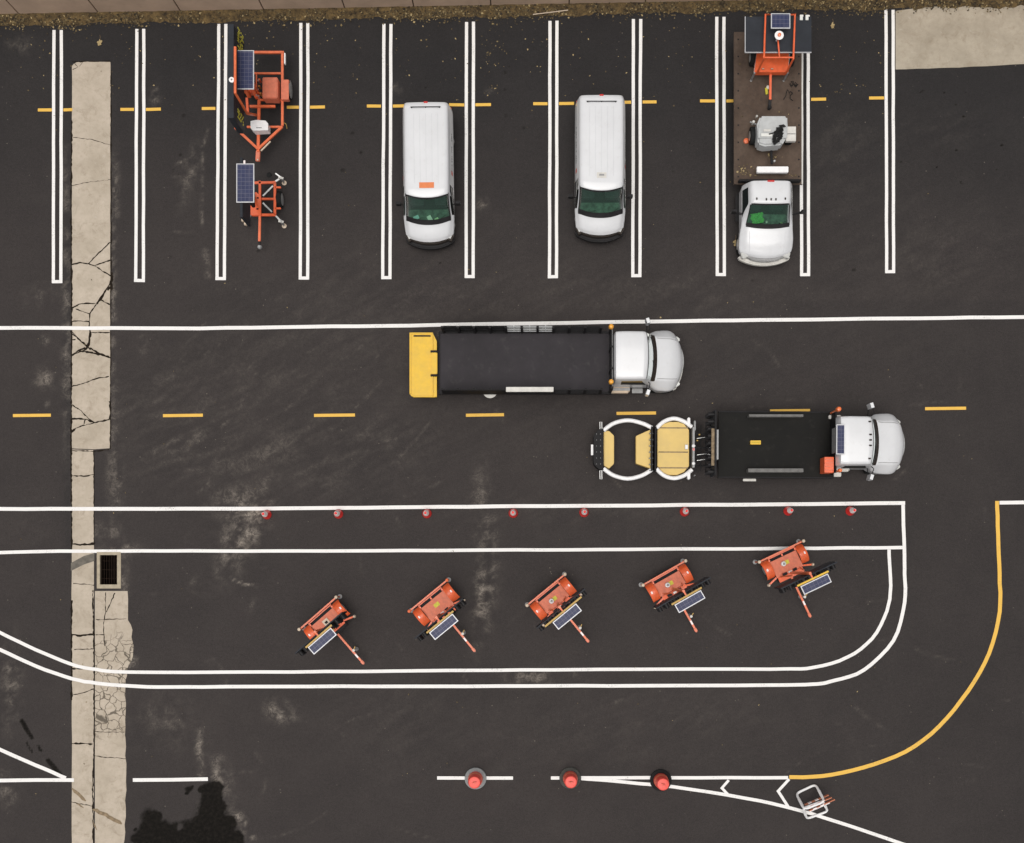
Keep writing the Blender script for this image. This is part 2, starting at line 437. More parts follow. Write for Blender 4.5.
stroke([(228,577),(243,584),(258,586)], .9, .45); stroke([(166,722),(192,740)], 1.5, .22); stroke([(197,735),(199,756),(205,772)], 1.8, .3)
stroke([(245,540),(228,560)], 2, .5); stroke([(225,500),(238,545)], 1.4, .35)
rs = random.Random(3)
for k in range(90):           # faint curved tyre and broom scuffs
    cx_, cy_ = rs.uniform(130, 1010), rs.uniform(300, 830); r_ = rs.uniform(20, 130); a0 = rs.uniform(0, 6.28); da = rs.uniform(.25, .9)
    stroke([(cx_+r_*math.cos(a0+da*i/7), cy_+.6*r_*math.sin(a0+da*i/7)) for i in range(8)], rs.uniform(.6, 1.8), rs.uniform(.03, .12), .55)
for k in range(60):
    cx_, cy_ = rs.uniform(130, 420), rs.uniform(350, 500); L_ = rs.uniform(14, 50)
    a0 = R(rs.uniform(15, 50))
    stroke([(cx_+L_*t/4*math.cos(a0), cy_-L_*t/4*math.sin(a0)-1.5*(t-2)**2*.4) for t in range(5)], rs.uniform(.8, 1.8), rs.uniform(.05, .16), .5)
# spill
def inpoly(poly):
    ins = np.zeros(PX.shape, bool); d = np.full(PX.shape, 1e9); n = len(poly)
    for i in range(n):
        ax, ay = poly[i]; bx, by = poly[(i+1) % n]
        if ay != by:
            c = ((PY < ay) != (PY < by)) & (PX < (bx-ax)*(PY-ay)/(by-ay)+ax); ins ^= c
        L = (bx-ax)**2+(by-ay)**2
        t = np.clip(((PX-ax)*(bx-ax)+(PY-ay)*(by-ay))/L, 0, 1)
        d = np.minimum(d, np.hypot(PX-ax-t*(bx-ax), PY-ay-t*(by-ay)))
    return np.where(ins, d, -d)
spill = [(128,900),(133,838),(139,825),(147,812),(152,806),(157,812),(168,820),(178,826),(187,822),(196,815),(198,800),(200,786),(206,779),(214,781),(223,786),
         (221,800),(228,814),(236,822),(241,832),(246,843),(262,900)]
sd = inpoly(spill)+(n3-.5)*15
wet = np.clip(.5+sd/11, 0, 1)
rim = np.exp(-((sd+3.5)/4.5)**2)*np.clip((n1-.38)*3, 0, 1)*(PX > 196)
dust = dust+.70*rim*np.clip((n3-.40)*5, 0, 1.2)
for (x_, y_, rx_, ry_) in ((189,789,4,2.6),(187,793.5,2.2,1.6),(135,829,1.6,1.4),(140,826,1.4,1),(192,786,1.6,1.4)):
    wet = np.maximum(wet, np.clip(1.15-.55*np.hypot((PX-x_)/rx_, (PY-y_)/ry_)+(n3-.5)*.6, 0, 1))
def wstroke(a, b, w, amp):
    global wet
    t = np.clip(((PX-a[0])*(b[0]-a[0])+(PY-a[1])*(b[1]-a[1]))/((b[0]-a[0])**2+(b[1]-a[1])**2), 0, 1)
    d = np.hypot(PX-a[0]-t*(b[0]-a[0]), PY-a[1]-t*(b[1]-a[1]))
    wet = np.maximum(wet, amp*np.clip(1.25-.5*d/w+(n3-.5)*.5, 0, 1))
for k in range(60):
    x_, y_ = rs.choice([345, 430, 512, 600, 682, 768, 850, 180, 262])+rs.gauss(0, 9), rs.uniform(60, 285); r_ = rs.uniform(.8, 3.2)
    wet = np.maximum(wet, .62*np.clip(1.1-.5*np.hypot(PX-x_, (PY-y_)*1.2)/r_, 0, 1))
wstroke((22,721),(32,738),1.8,.8); wstroke((26,742),(32,752),1.3,.7); wstroke((38,746),(41,751),1.2,.8); wstroke((48,760),(60,775),2.0,.8)
for k in range(16):
    x_, y_ = rs.uniform(900, 1015), rs.uniform(80, 200); r_ = rs.uniform(.8, 2.0)
    wet = np.maximum(wet, .85*np.clip(1.1-.5*np.hypot(PX-x_, (PY-y_)*1.4)/r_, 0, 1))
wstroke((870,112),(879,132),1.2,.35); wstroke((879,132),(880,150),1.0,.35); wstroke((841,70),(852,84),1.2,.35)
# new seal coat is darker by the wall
tone = np.clip((262-PY+60*(n2-.5)+.05*(PX-500))/190, 0, 1)*.9
tone = np.maximum(tone, np.clip((8-np.abs(PX-68))/8, 0, 1)*.5*(PY > 120)*(PY < 560))
tone = np.clip(tone+np.clip((PX-560)/460, 0, 1)*.20*(PY > 300), 0, 1)
dust = np.clip(dust, 0, .95)*(PX > -40)*(PX < 1064)*(PY < 900)
far = (np.abs(X) > 23) | (np.abs(Y) > 20)
wet[far] = 0
nx, ny = X.shape
co = np.zeros((nx*ny, 3), np.float32); co[:, 0] = X.ravel(); co[:, 1] = Y.ravel()
ii, jj = np.meshgrid(np.arange(nx-1), np.arange(ny-1), indexing='ij')
mx = (xs[ii]+xs[ii+1])/2; my = (ys[jj]+ys[jj+1])/2
keep = ~((mx > dx0) & (mx < dx1) & (my > dy0) & (my < dy1))
ii = ii[keep]; jj = jj[keep]
F = np.stack([ii*ny+jj, (ii+1)*ny+jj, (ii+1)*ny+jj+1, ii*ny+jj+1], 1).astype(np.int32)
me = bpy.data.meshes.new('ground'); me.vertices.add(nx*ny); me.vertices.foreach_set('co', co.ravel())
me.loops.add(F.size); me.loops.foreach_set('vertex_index', F.ravel())
me.polygons.add(len(F)); me.polygons.foreach_set('loop_start', np.arange(0, F.size, 4, dtype=np.int32))
me.update(calc_edges=True); me.validate()
for nm, arr in (('dust', dust), ('wet', wet), ('tone', tone)):
    at = me.attributes.new(nm, 'FLOAT', 'POINT'); at.data.foreach_set('value', arr.ravel().astype(np.float32))
me.materials.append(MATS['asphalt'])
o = bpy.data.objects.new('ground', me); COL.objects.link(o); tag(o, kind='structure')

# ------------------------------------------------------------------ flat sheets
def ribbon(mb, pts, w, z, mat, taper=False):
    P = [Vector((p[0], p[1])) for p in pts]; n = len(P); L = []; Rr = []
    for i, p in enumerate(P):
        if i == 0: d = (P[1]-P[0]).normalized(); k = 1
        elif i == n-1: d = (P[-1]-P[-2]).normalized(); k = 1
        else:
            d0 = (P[i]-P[i-1]).normalized(); d1 = (P[i+1]-P[i]).normalized(); d = (d0+d1).normalized(); k = 1/max(.45, d.dot(d0))
        ww = (w[i] if isinstance(w, (list, tuple)) else w)*k/2
        if taper and i in (0, n-1): ww *= .3
        s_ = Vector((-d.y, d.x)); L.append(p+s_*ww); Rr.append(p-s_*ww)
    vs = [(v.x, v.y, z) for v in L]+[(v.x, v.y, z) for v in Rr]
    return mb.add(vs, [(i, n+i, n+i+1, i+1) for i in range(n-1)], mat)
def sm(pts, k=4):
    """smooth a pixel polyline"""
    P = [pts[0]]+list(pts)+[pts[-1]]; out = []
    for i in range(1, len(P)-2):
        p0, p1, p2, p3 = [np.array(p, float) for p in P[i-1:i+3]]
        for t in np.linspace(0, 1, k, endpoint=False):
            out.append(tuple(.5*((2*p1)+(-p0+p2)*t+(2*p0-5*p1+4*p2-p3)*t*t+(-p0+3*p1-3*p2+p3)*t**3)))
    return out+[tuple(pts[-1])]
def wob(pts, a=.2, step=26):
    out = []
    for p, q in zip(pts[:-1], pts[1:]):
        n = max(1, int(math.hypot(q[0]-p[0], q[1]-p[1])/step))
        for i in range(n):
            t = i/n; out.append((p[0]+(q[0]-p[0])*t+rs.uniform(-a, a), p[1]+(q[1]-p[1])*t+rs.uniform(-a, a)))
    return out+[pts[-1]]
def marking(name, pxs, w=3.7, z=.014, mat='marking_white', wobble=.22):
    mb = MB(); ribbon(mb, [G(*p) for p in wob(pxs, wobble)], w*.93/S, z, mat)
    return tag(mb.build(name), kind='structure')
def gmark(name, polys, w, z, mat='marking_white'):
    mb = MB()
    for i, p in enumerate(polys): ribbon(mb, [G(*q) for q in wob(p)], w/S, z+.003*(i % 3), mat)
    return tag(mb.build(name), kind='structure')
stalls = [(54,61.5,53.5,61,30,283),(137,144,135.8,143.5,29,282),(219,226,217.2,224.5,24,280),(301,308,300.3,307.7,23,279.5),
          (384,391,382.8,390,24,279),(466.5,473.5,466.2,473.2,22,278),(550,557,549.4,556.4,21,278),(633.5,640.5,632.8,639.8,19,277),
          (716.7,723.8,717.2,724.3,17,276),(801.5,808,801.5,808.5,15,276),(886,893,886.5,893.5,10,273)]
for (a, b, c, d, y0, y1) in stalls:
    gmark('stall_marking', [[(a, y0), (c, y1)], [(b, y0), (d, y1)], [(c-1.5, y1-1.3), (d+1.5, y1-1.3)]], 3.15, .014)
dashes = [(38,52,63.5,72.5,110),(120.5,134,146,161,109.5),(202,215.5,228.5,236,108.5),(287,299,310,325,107.3),(367,381,393,408,106.2),(449,464.3,475.5,491,105),
          (533,547.5,559,574,103.8),(615,631,642.5,656.5,102.3),(700,715,726.5,741,101),(784,799.5,811,826,99.5),(869,884,0,0,98)]
for (a, b, c, d, y) in dashes:
    pl = [[(a, y), (b, y)]]
    if c: pl.append([(c, y), (d, y-.3)])
    gmark('stall_cross_marking', pl, 3.0, .012, 'marking_yellow')
marking('lane_marking', [(-60,328),(0,328),(200,328.3),(410,325.5),(680,321),(1024,317),(1090,316.3)], 3.9)
for x0, x1, y in ((13,51,415.7),(163,203,415.7),(314,355,415.5),(466,504,415.2),(616.5,656,413.5),(770,810,411),(925,966,408.7)):
    marking('lane_dash_marking', [(x0, y), (x1, y-.5)], 3.3, .012, 'marking_yellow', .12)
marking('bay_marking', [(-60,509),(0,509),(260,508.5),(520,506.3),(760,504.5),(905,503)], 4)
marking('bay_marking', [(-60,553),(0,552.7),(60,551),(115,551),(350,551),(600,549.5),(760,548.6),(902.5,547.5)], 3.6, .018)
marking('bay_marking', sm([(902.8,505),(904,548),(904.3,574),(904.5,603),(893,640.6),(863.7,670),(834,680.4),(805,684.5),(700,685.3),(500,686),(260,686.5),(172,687),(129.5,686),(97,683),(72,678.5),(36,666),(0,649.7),(-50,630)]), 3.8, .022)
marking('bay_marking', sm([(888.8,549.5),(890.5,586),(886.7,611),(872,638.5),(847,657.3),(813.5,667.5),(770,669),(600,669.3),(400,671),(260,672),(129.5,672),(97,669.5),(72,664.5),(36,649.7),(0,632.4),(-50,608)]), 3.6, .014)
marking('taper_marking', [(-60,780.5),(0,780.3),(74,780)], 3.9)
marking('taper_marking', sm([(-50,724),(0,749.3),(36,765),(66,778)]), 3.9, .018)
marking('taper_marking', [(133,780),(208,779)], 3.9)
marking('taper_marking', [(437,778),(513,778)], 3.6)
marking('taper_marking', [(551,778),(640,777.6),(788,777.6)], 3.6)
marking('taper_marking', sm([(580,778.5),(625,782),(690,789),(760,801),(800,810.5),(850,826),(903,844),(960,863)]), 3.6, .018)
marking('chevron_marking', [(728.7,780),(721.8,788),(728.5,795)], 2.8, .022, wobble=.05)
marking('chevron_marking', [(789,779),(778,791),(789,808)], 3.0, .022, wobble=.05)
marking('curve_marking', sm([(789,777),(821.8,776),(863.7,767.2),(905.5,751.5),(939,726.4),(968,690.8),(989,653),(999.5,611.3),(999.3,573.7),(998,535),(997,501)]), 4.2, .014, 'marking_yellow')
marking('lane_marking', [(999.5,502.5),(1090,501.5)], 3.9)

# concrete strip with its cracks
mb = MB()
def sheet(mb, pxs, z, mat):
    P = [G(*p) for p in pxs]; n = len(P)
    a = sum(P[i].x*P[(i+1) % n].y-P[(i+1) % n].x*P[i].y for i in range(n))
    if a < 0: P = P[::-1]
    bm = bmesh.new(); f = bm.faces.new([bm.verts.new((p.x, p.y, z)) for p in P]); bmesh.ops.triangulate(bm, faces=[f])
    bm.verts.index_update(); mb.add([tuple(v.co) for v in bm.verts], [tuple(v.index for v in f.verts) for f in bm.faces], mat); bm.free()
def jag(a, b, n, amp):
    return [(a[0]+(b[0]-a[0])*i/n+rs.uniform(-amp, amp), a[1]+(b[1]-a[1])*i/n+rs.uniform(-amp, amp)) for i in range(n)]+[b]
up_ = [(73.5,64.2)]+jag((72,66),(71.6,448.4),30,.3)+[(94.5,449.3),(109.6,448.2)]+jag((109.9,440),(110.6,66),28,.35)+[(110.4,62),(82,61.5),(76.5,62.4)]
sheet(mb, up_, .006, 'strip_concrete')
lo_ = jag((71.6,449.2),(72,843),30,.3)+[(72,900),(72.2,960),(93.6,960)]+jag((93.6,899),(94,590),20,.25)+jag((94,552),(93.7,455),8,.3)+[(93.6,450.1)]
sheet(mb, lo_, .006, 'strip_concrete')
wide = [(95,591),(127.6,591)]+jag((127.7,592),(128,620),4,.5)+[(131,625),(132.5,630),(131.5,637),(133.5,645),(133,656),(131,662),(127.5,668),(127,676)]+jag((126,680),(125,735),7,.6)+jag((125.5,738),(126.5,790),6,.6)+jag((126,800),(124.5,840),5,1)+[(124,843),(125,900),(124,960),(95,960)]
sheet(mb, wide, .006, 'strip_concrete')
def crk(ox, oy, s_, lst, w):
    for pl in lst:
        q = [(ox+x/s_, oy+y/s_) for x, y in pl]; out = []
        for a, b in zip(q[:-1], q[1:]):
            n = max(1, int(math.hypot(b[0]-a[0], b[1]-a[1])/2.2)); out += [(a[0]+(b[0]-a[0])*i/n+rs.uniform(-.35, .35), a[1]+(b[1]-a[1])*i/n+rs.uniform(-.35, .35)) for i in range(n)]
        out.append(q[-1])
        crk.z = .009+.00023*(crk.k % 12); crk.k += 1
        ribbon(mb, [G(*p) for p in out], [w*1.6/S*rs.uniform(.35, 1.7) for _ in out], crk.z, 'crack')
crk.k = 0
crk(60,230,7.03,[[(365,325),(350,380),(300,460),(260,520)],[(355,400),(335,425)],[(362,300),(364,420)]],1.1)
crk(60,230,7.03,[[(80,245),(140,230),(200,237),(270,165),(355,85)],[(200,237),(245,252),(300,290),(360,325)],[(245,250),(355,212)],
   [(260,520),(210,590),(207,640)],[(285,490),(350,525)],[(80,550),(150,517),(250,517)],[(110,555),(210,592)],[(80,645),(130,638),(205,645)],
   [(207,640),(207,690),(218,730),(200,790),(190,820)],[(218,722),(350,720)],[(90,720),(140,775),(190,820),(215,843)],[(85,775),(110,770)]],.62)
crk(60,350,7.03,[[(80,44),(125,5),(180,-15)],[(125,5),(240,22),(345,50)],[(85,483),(180,485),(245,512),(350,487)],[(80,580),(110,550),(150,535)],[(348,487),(355,440),(350,360)]],.95)
crk(60,350,7.03,[[(80,258),(180,230),(260,200),(345,185)],[(85,385),(150,430),(200,480),(245,512)],[(150,535),(245,512)],[(85,708),(240,712),(345,700)],[(180,485),(170,520)]],.55)
crk(0,300,3.37,[[(245,115),(300,160),(330,178),(372,195)],[(303,110),(300,150),(285,170),(245,185)]],.8)
crk(0,50,3.37,[[(242,293),(310,302),(375,322)],[(242,458),(300,445),(375,437)],[(250,42),(262,58),(245,66)],[(280,40),(268,55)]],.3)
crk(0,300,3.37,[[(243,592),(290,594),(316,588)],[(245,822),(270,826),(318,824)]],.6)
crk(60,540,5.275,[[(65,22),(120,24),(185,18)],[(65,500),(110,505),(185,495)],[(60,680),(140,676),(180,672)]],1.0)
crk(60,540,5.275,[[(70,228),(180,238)],[(75,577),(180,575)],[(70,818),(120,806),(180,785)],[(240,275),(240,380),(230,450),(235,560)],[(290,280),(245,380)],[(190,420),(350,415)],[(190,500),(235,500)]],.42)
crk(0,540,2.78,[[(258,140),(262,300),(262,560),(258,700),(260,843)]],.75)
crk(0,540,2.78,[[(198,565),(258,567)]],.9)
crk(0,540,2.78,[[(262,600),(300,604),(350,608)],[(198,728),(258,740)],[(264,532),(300,534),(346,534)]],.35)
crk(0,0,1,[[(71.8,120),(71.2,200),(71.8,300),(71.2,449)],[(71.3,449),(71.8,552)],[(71.6,600),(71.6,700)]],.9)
crk(0,0,1,[[(111,70),(111.2,250),(110.4,449)],[(94,450),(94,545)],[(72,62),(110,61)]],.5)
sheet(mb, [(71,563),(84,556),(94.5,553),(94.5,561),(84,564.5),(71,571)], .0125, 'soft_patch')
for pl, w in (([(72,788),(78,794),(86,801)], 3.2), ([(93,809),(106,815),(122,824)], 3.6), ([(76,803),(84,808)], 1.5), ([(93,822),(97,830)], 1.5)):
    ribbon(mb, [G(*p) for p in wob(pl, .4, 3)], w/S, .0123, 'brown_stain', True)
tag(mb.build('concrete_path'), kind='structure')
mb = MB()
pad = jag((1060,62),(960,67.5),8,.25)+jag((960,67.5),(895.5,69.5),6,.25)+[(895.5,11),(925,7),(1060,-10)]
sheet(mb, pad, .006, 'pad_concrete'); tag(mb.build('concrete_pavement'), kind='structure')

# storm drain
dr = thing('storm_drain', G(109, 570), 0, 'square concrete catch basin with dark slotted grate beside the cracked concrete strip', 'storm drain')
f = Frame(dr)
mb = MB(); x0, y1 = f(97, 552)[:2]; x1, y0 = f(121, 588.5)[:2]; a0, b1 = f(DR[0], DR[1])[:2]; a1, b0 = f(DR[2], DR[3])[:2]
for q in ((x0, a0, y0, y1), (a1, x1, y0, y1), (a0, a1, y0, b0), (a0, a1, b1, y1)): mb.box(q[0], q[1], q[2], q[3], -.10, .022, 'drain_concrete')
mb.build('rim', dr)
mb = MB(); mb.box(a0-.04, a1+.04, b0-.04, b1+.04, -1.0, -.95, 'pit')
for q in ((a0-.05, a0, b0, b1), (a1, a1+.05, b0, b1), (a0, a1, b0-.05, b0), (a0, a1, b1, b1+.05)): mb.box(*q, -.95, -.102, 'pit')
mb.build('pit', dr)
mb = MB()
for i in range(7):
    x = a0+(a1-a0)*(i+.5)/7; mb.box(x-.008, x+.008, b0+.01, b1-.01, -.10, -.05, 'grate_steel')
for t in (.2, .5, .8): y = b0+(b1-b0)*t; mb.box(a0+.01, a1-.01, y-.01, y+.01, -.12, -.101, 'grate_steel')
mb.build('grate', dr)
mb = MB(); ribbon(mb, [G(*p) for p in wob([(119.5,591),(120.5,566),(123,549)], .6, 4)], [.24, .3, .35, .3, .33, .4, .3, .28, .3, .3, .3, .3, .3][:len(wob([(119.5,591),(120.5,566),(123,549)], .6, 4))], .004, 'soft_patch')
# ------------------------------------------------------------------ retaining wall
def wally(px): return 15.5-px*.0185     # pixel row of the foot of the wall
wl = thing('retaining_wall', G(512, wally(512)), 0, 'tan precast concrete panel wall running along the top edge of the lot', 'wall')
f = Frame(wl); JX = [-140,-62,20,99,181,264,345,414,491,569,645,722,800,878,956,1034,1112]
WH = 2.6
for a, b in zip(JX[:-1], JX[1:]):
    p = f(a, wally(a)); q = f(b, wally(b)); d = (q-p).normalized(); nn = Vector((-d.y, d.x, 0)); g = d*.022
    mb = MB(); poly = [p+g, q-g, q-g+nn*.2, p+g+nn*.2]
    mb.prism([(v.x, v.y) for v in poly], -.2, WH, 'wall_concrete'); mb.build('panel', wl, .012)
mb = MB(); p = f(JX[0], wally(JX[0])); q = f(JX[-1], wally(JX[-1])); nn = Vector((0, 1, 0))
mb.prism([(v.x, v.y) for v in (p+nn*.06, q+nn*.06, q+nn*.19, p+nn*.19)], -.2, WH-.03, 'wall_joint'); mb.build('joint_backing', wl)
mb = MB(); mb.prism([(v.x, v.y) for v in (p-nn*.04, q-nn*.04, q+nn*.26, p+nn*.26)], WH+.002, WH+.12, 'wall_concrete'); mb.build('coping', wl, .01)
mb = MB(); A = G(JX[0], wally(JX[0])); B = G(JX[-1], wally(JX[-1])); 
mb.grid([[(A.x-200, A.y+.3-3, WH-.05), (A.x-200, 400, WH-.05)], [(A.x, A.y+.28, WH-.05), (A.x, 400, WH-.05)], [(B.x, B.y+.28, WH-.05), (B.x, 400, WH-.05)], [(B.x+200, B.y+.3+3, WH-.05), (B.x+200, 400, WH-.05)]], 'dry_grass', True)
tag(mb.build('upper_ground'), kind='structure')
# leaf litter at the foot of the wall
def leafset(name, pts, size, zf):
    vs = []; fs = []; tint = []
    for (x, y, z) in pts:
        L = random.uniform(*size); W = L*random.uniform(.4, .8); a = random.uniform(0, 6.28)
        M = Matrix.Rotation(a, 3, 'Z') @ Matrix.Rotation(random.uniform(-.5, .5), 3, 'X') @ Matrix.Rotation(random.uniform(-.5, .5), 3, 'Y')
        k = len(vs)
        for u, v, w in ((-.5,0,0),(-.1,-.5,.12),(.5,0,.05),(-.1,.5,.12)): 
            q = M @ Vector((u*L, v*W, w*L)); vs.append((x+q.x, y+q.y, z+abs(q.z)+zf))
        fs.append((k, k+1, k+2, k+3)); t = random.random(); tint += [t]*4
    return vs, fs, tint
lo_edge = lambda px: wally(px)+8.5+3.0*(vnoise(np.array([px*.045]), np.array([3.1]))[0])+3.2*(vnoise(np.array([px*.2]), np.array([8.1]))[0])-1.2
mb = MB(); rows = []
for px in np.arange(-140, 1112, 3.0):
    a = wally(px)+.2; b = lo_edge(px); row = []
    for t in np.linspace(0, 1, 7):
        hgt = .10*(1-t)**.8+.05*vnoise(np.array([px*.15]), np.array([t*4+1]))[0]*(1-t*t); row.append(tuple(G(px, a+(b-a)*t, 0)+Vector((0, 0, max(hgt, 0)+.007*(1-t)+.005))))
    rows.append(row)
mb.grid(rows, 'litter_soil', False)
pts = []
for i in range(15000):
    px = random.uniform(-140, 1110); t = random.random()**.8; a = wally(px); b = lo_edge(px)
    if random.random() < .14: t = 1+abs(random.gauss(0, .28))
    clump = vnoise(np.array([px*.06]), np.array([5.0]))[0]
    if random.random() > .75*clump: continue
    p = G(px, a+(b-a)*t); pts.append((p.x, p.y, .10*max(0, 1-t)**.8+.02 if t < 1 else 0))
vs, fs, tint = leafset('x', pts, (.04, .13), .012)
nb = len(mb.v); mb.add(vs, fs, 'leaf_mix')
o = mb.build('leaf_litter'); at = o.data.attributes.new('tint', 'FLOAT', 'POINT')
at.data.foreach_set('value', np.array([0]*nb+tint, np.float32))
tag(o, 'band of brown dead leaves and soil piled along the foot of the wall', 'leaf litter', kind='stuff')
pts = []
for i in range(430):
    if i < 300: px, py = random.uniform(0, 890), 26+abs(random.gauss(0, 42))
    else: px, py = random.uniform(20, 1000), random.uniform(60, 800)
    if 735 < px < 800 and py < 270: continue
    p = G(px, py); pts.append((p.x, p.y, 0))
for cx_, cy_, n_, s_ in ((489,55,10,3),(500,45,5,4),(488,42,5,5),(424,40,3,5),(840,92,6,4),(492,90,12,4),(300,98,4,3),(857,85,5,4),(395,47,3,3)):
    for i in range(n_): p = G(random.gauss(cx_, s_), random.gauss(cy_, s_)); pts.append((p.x, p.y, 0))
vs, fs, tint = leafset('x', pts, (.035, .10), .006); mb = MB(); mb.add(vs, fs, 'leaf_mix')
o = mb.build('fallen_leaves'); at = o.data.attributes.new('tint', 'FLOAT', 'POINT'); at.data.foreach_set('value', np.array([min(1, .45+t*.6) for t in tint], np.float32))
tag(o, 'loose small tan leaves scattered over the dark asphalt', 'leaves', kind='stuff')
# one big dry leaf
for (px, py, sz, lab) in ((100,43,.30,'large pale dry leaf lying between the two leftmost pairs of stall lines'),(832.5,26,.26,'tan dry leaf lying right of the tilted sign panel near the wall'),(735.5,243,.30,'small pale brown leaf by the front left corner of the flatbed truck')):
    mb = MB(); n = 18; c = []
    for i in range(n):
        a = 2*math.pi*i/n; rr = sz/2*(1+.12*math.sin(5*a))*(.55+.45*random.random()); c.append((rr*.8*math.cos(a), rr*math.sin(a)*1.15, .02+.04*random.random()))
    mb.add([(0, 0, .015)]+c, [(0, 1+i, 1+(i+1) % n) for i in range(n)], 'leaf_mix'); ribbon(mb, [(0, sz*.5), (.02, sz*.8), (0, sz*1.1)], .015, .02, 'twig')
    o = mb.build('dry_leaf', loc=G(px, py)); at = o.data.attributes.new('tint', 'FLOAT', 'POINT'); at.data.foreach_set('value', np.full(len(mb.v), .97, np.float32))
    tag(o, lab, 'leaf')
mb = MB(); mb.tube([G(533,15.5)+Vector((0,0,.09)), G(550,13.8)+Vector((0,0,.12)), G(568,11)+Vector((0,0,.08))], .02, 'cream_paint', 6)
tag(mb.build('dry_stick'), 'pale dry stick lying in the leaves along the wall foot', 'stick')

# ------------------------------------------------------------------ vehicle bodies
def pchip(xq, x, y):
    x = np.array(x, float); y = np.array(y, float); h = np.diff(x); d = np.diff(y)/h; m = np.zeros_like(y)
    for i in range(1, len(x)-1):
        m[i] = 0 if d[i-1]*d[i] <= 0 else 2*d[i-1]*d[i]/(d[i-1]+d[i])
    m[0] = d[0]; m[-1] = d[-1]
    k = np.clip(np.searchsorted(x, xq)-1, 0, len(x)-2); t = (xq-x[k])/h[k]
    return (2*t**3-3*t**2+1)*y[k]+(t**3-2*t**2+t)*h[k]*m[k]+(-2*t**3+3*t**2)*y[k+1]+(t**3-t**2)*h[k]*m[k+1]
class Body:
    # station: x, z0, w1, zb, w2, zr, w3, bow ; crown, radius
    def __init__(s, st, crown=.05, rad=.14):
        s.st = np.array(st, float); s.crown = crown; s.rad = rad
    def par(s, x): return [float(pchip(np.array([x]), s.st[:, 0], s.st[:, i])[0]) for i in range(1, 8)]
    def P(s, x, t, off=0):
        z0, w1, zb, w2, zr, w3, bow = s.par(x); sg = 1 if t >= 0 else -1; u = abs(t)
        A = Vector((w1, z0)); B = Vector((w2, zb)); C = Vector((w3, zr)); bc = (B-C); r = min(s.rad, bc.length*.5, w3*.5)
        C1 = C+bc.normalized()*r; C2 = Vector((w3-r, zr+s.crown*(1-((w3-r)/w3)**2)))
        if u > .7: q = B.lerp(A, (u-.7)/.3)
        elif u > .45:
            k = (u-.45)/.25; q = C1.lerp(B, k); q = q+Vector((.02*math.sin(math.pi*k), 0))
        elif u > .3:
            k = (u-.3)/.15; q = C2*(1-k)**2+C*2*k*(1-k)+C1*k*k
        else:
            yy = (w3-r)*u/.3; q = Vector((yy, zr+s.crown*(1-(yy/w3)**2)))
        W = max(w2, w1); p = Vector((x-bow*(q.x/W)**2.2, sg*q.x, q.y))
        return p
    def PN(s, x, t, off):
        e = 1e-3; p = s.P(x, t); a = s.P(x+e, t)-s.P(x-e, t); b = s.P(x, min(1, t+e))-s.P(x, max(-1, t-e))
        n = a.cross(b); n.normalize()
        if n.z < 0 and abs(t) < .5: n = -n
        if abs(t) >= .45 and n.y*t < 0: n = -n
        return p+n*off
    def ts(s):
        h = [0, .1, .2, .3, .3375, .375, .4125, .45, .5, .55, .6, .65, .7, .75, .85, 1]
        return [-v for v in h[:0:-1]]+h
    def shell(s, mat, nstep=.06, holes=()):
        x0, x1 = s.st[0, 0], s.st[-1, 0]; ks = set(np.round(s.st[:, 0], 4))|{round(v, 4) for h in holes for v in h[:2]}
        xs_ = sorted(ks | set(np.round(np.arange(x0, x1, nstep), 4))); xs2 = [xs_[0]]
        for v in xs_[1:]:
            if v-xs2[-1] > .015 or v in ks: xs2.append(v)
        tt = sorted(set(s.ts()) | {v for h in holes for v in h[2:4]}); mb = MB(); vs = [s.P(x, t) for x in xs2 for t in tt]; m = len(tt); fs = []
        for i in range(len(xs2)-1):
            for j in range(m-1):
                xm, tm = (xs2[i]+xs2[i+1])/2, (tt[j]+tt[j+1])/2
                if any(h[0] < xm < h[1] and h[2] < tm < h[3] for h in holes): continue
                fs.append((i*m+j, (i+1)*m+j, (i+1)*m+j+1, i*m+j+1))
        n = len(xs2); fs.append(tuple(range(m))); fs.append(tuple((n-1)*m+j for j in range(m))[::-1])
        mb.add(vs, fs, mat); return mb
    def patch(s, x0, x1, t0, t1, mat, off=.006, nu=10, nv=10, mb=None, skew=None):
        mb = mb or MB(); rows = []
        for i in range(nu+1):
            row = []
            for j in range(nv+1):
                a = i/nu; b = j/nv; t = t0+(t1-t0)*b
                xa, xb = (x0, x1) if skew is None else skew(b)
                row.append(s.PN(xa+(xb-xa)*a, t, off))
            rows.append(row)
        mb.grid(rows, mat); return mb
def wheel(parent, x, y, r, w, side, dual=False):
    mb = MB(); ww = w*(2.15 if dual else 1); y0 = y-ww/2
    prof = lambda a, b: [(r*.55, a), (r*.9, a), (r, a+.03), (r, b-.03), (r*.9, b), (r*.55, b)]
    mb.lathe(prof(0, w), 'rubber', 28, (x, y0, r), 'Y')
    if dual: mb.lathe(prof(w*1.15, w*2.15), 'rubber', 28, (x, y0, r), 'Y')
    o = mb.build('wheel', parent)
    mb = MB(); yy = y+side*(ww/2+.004); mb.lathe([(r*.54, -.02), (r*.5, .0), (r*.2, .02), (r*.12, .03)] if side > 0 else [(r*.12, -.03), (r*.2, -.02), (r*.5, 0), (r*.54, .02)], 'alloy', 20, (x, yy, r), 'Y')
    mb.build('rim', o)
def nose(xf, bow, W, xb, z0, z1, mat, name, parent, bev=.03):
    mb = MB(); n = 14; poly = [(xf-bow*abs(y/W)**2.2, y) for y in [W*(2*i/n-1) for i in range(n+1)]]
    poly += [(xb, W), (xb, -W)]
    mb.prism(poly, z0, z1, mat); return mb.build(name, parent, bev)
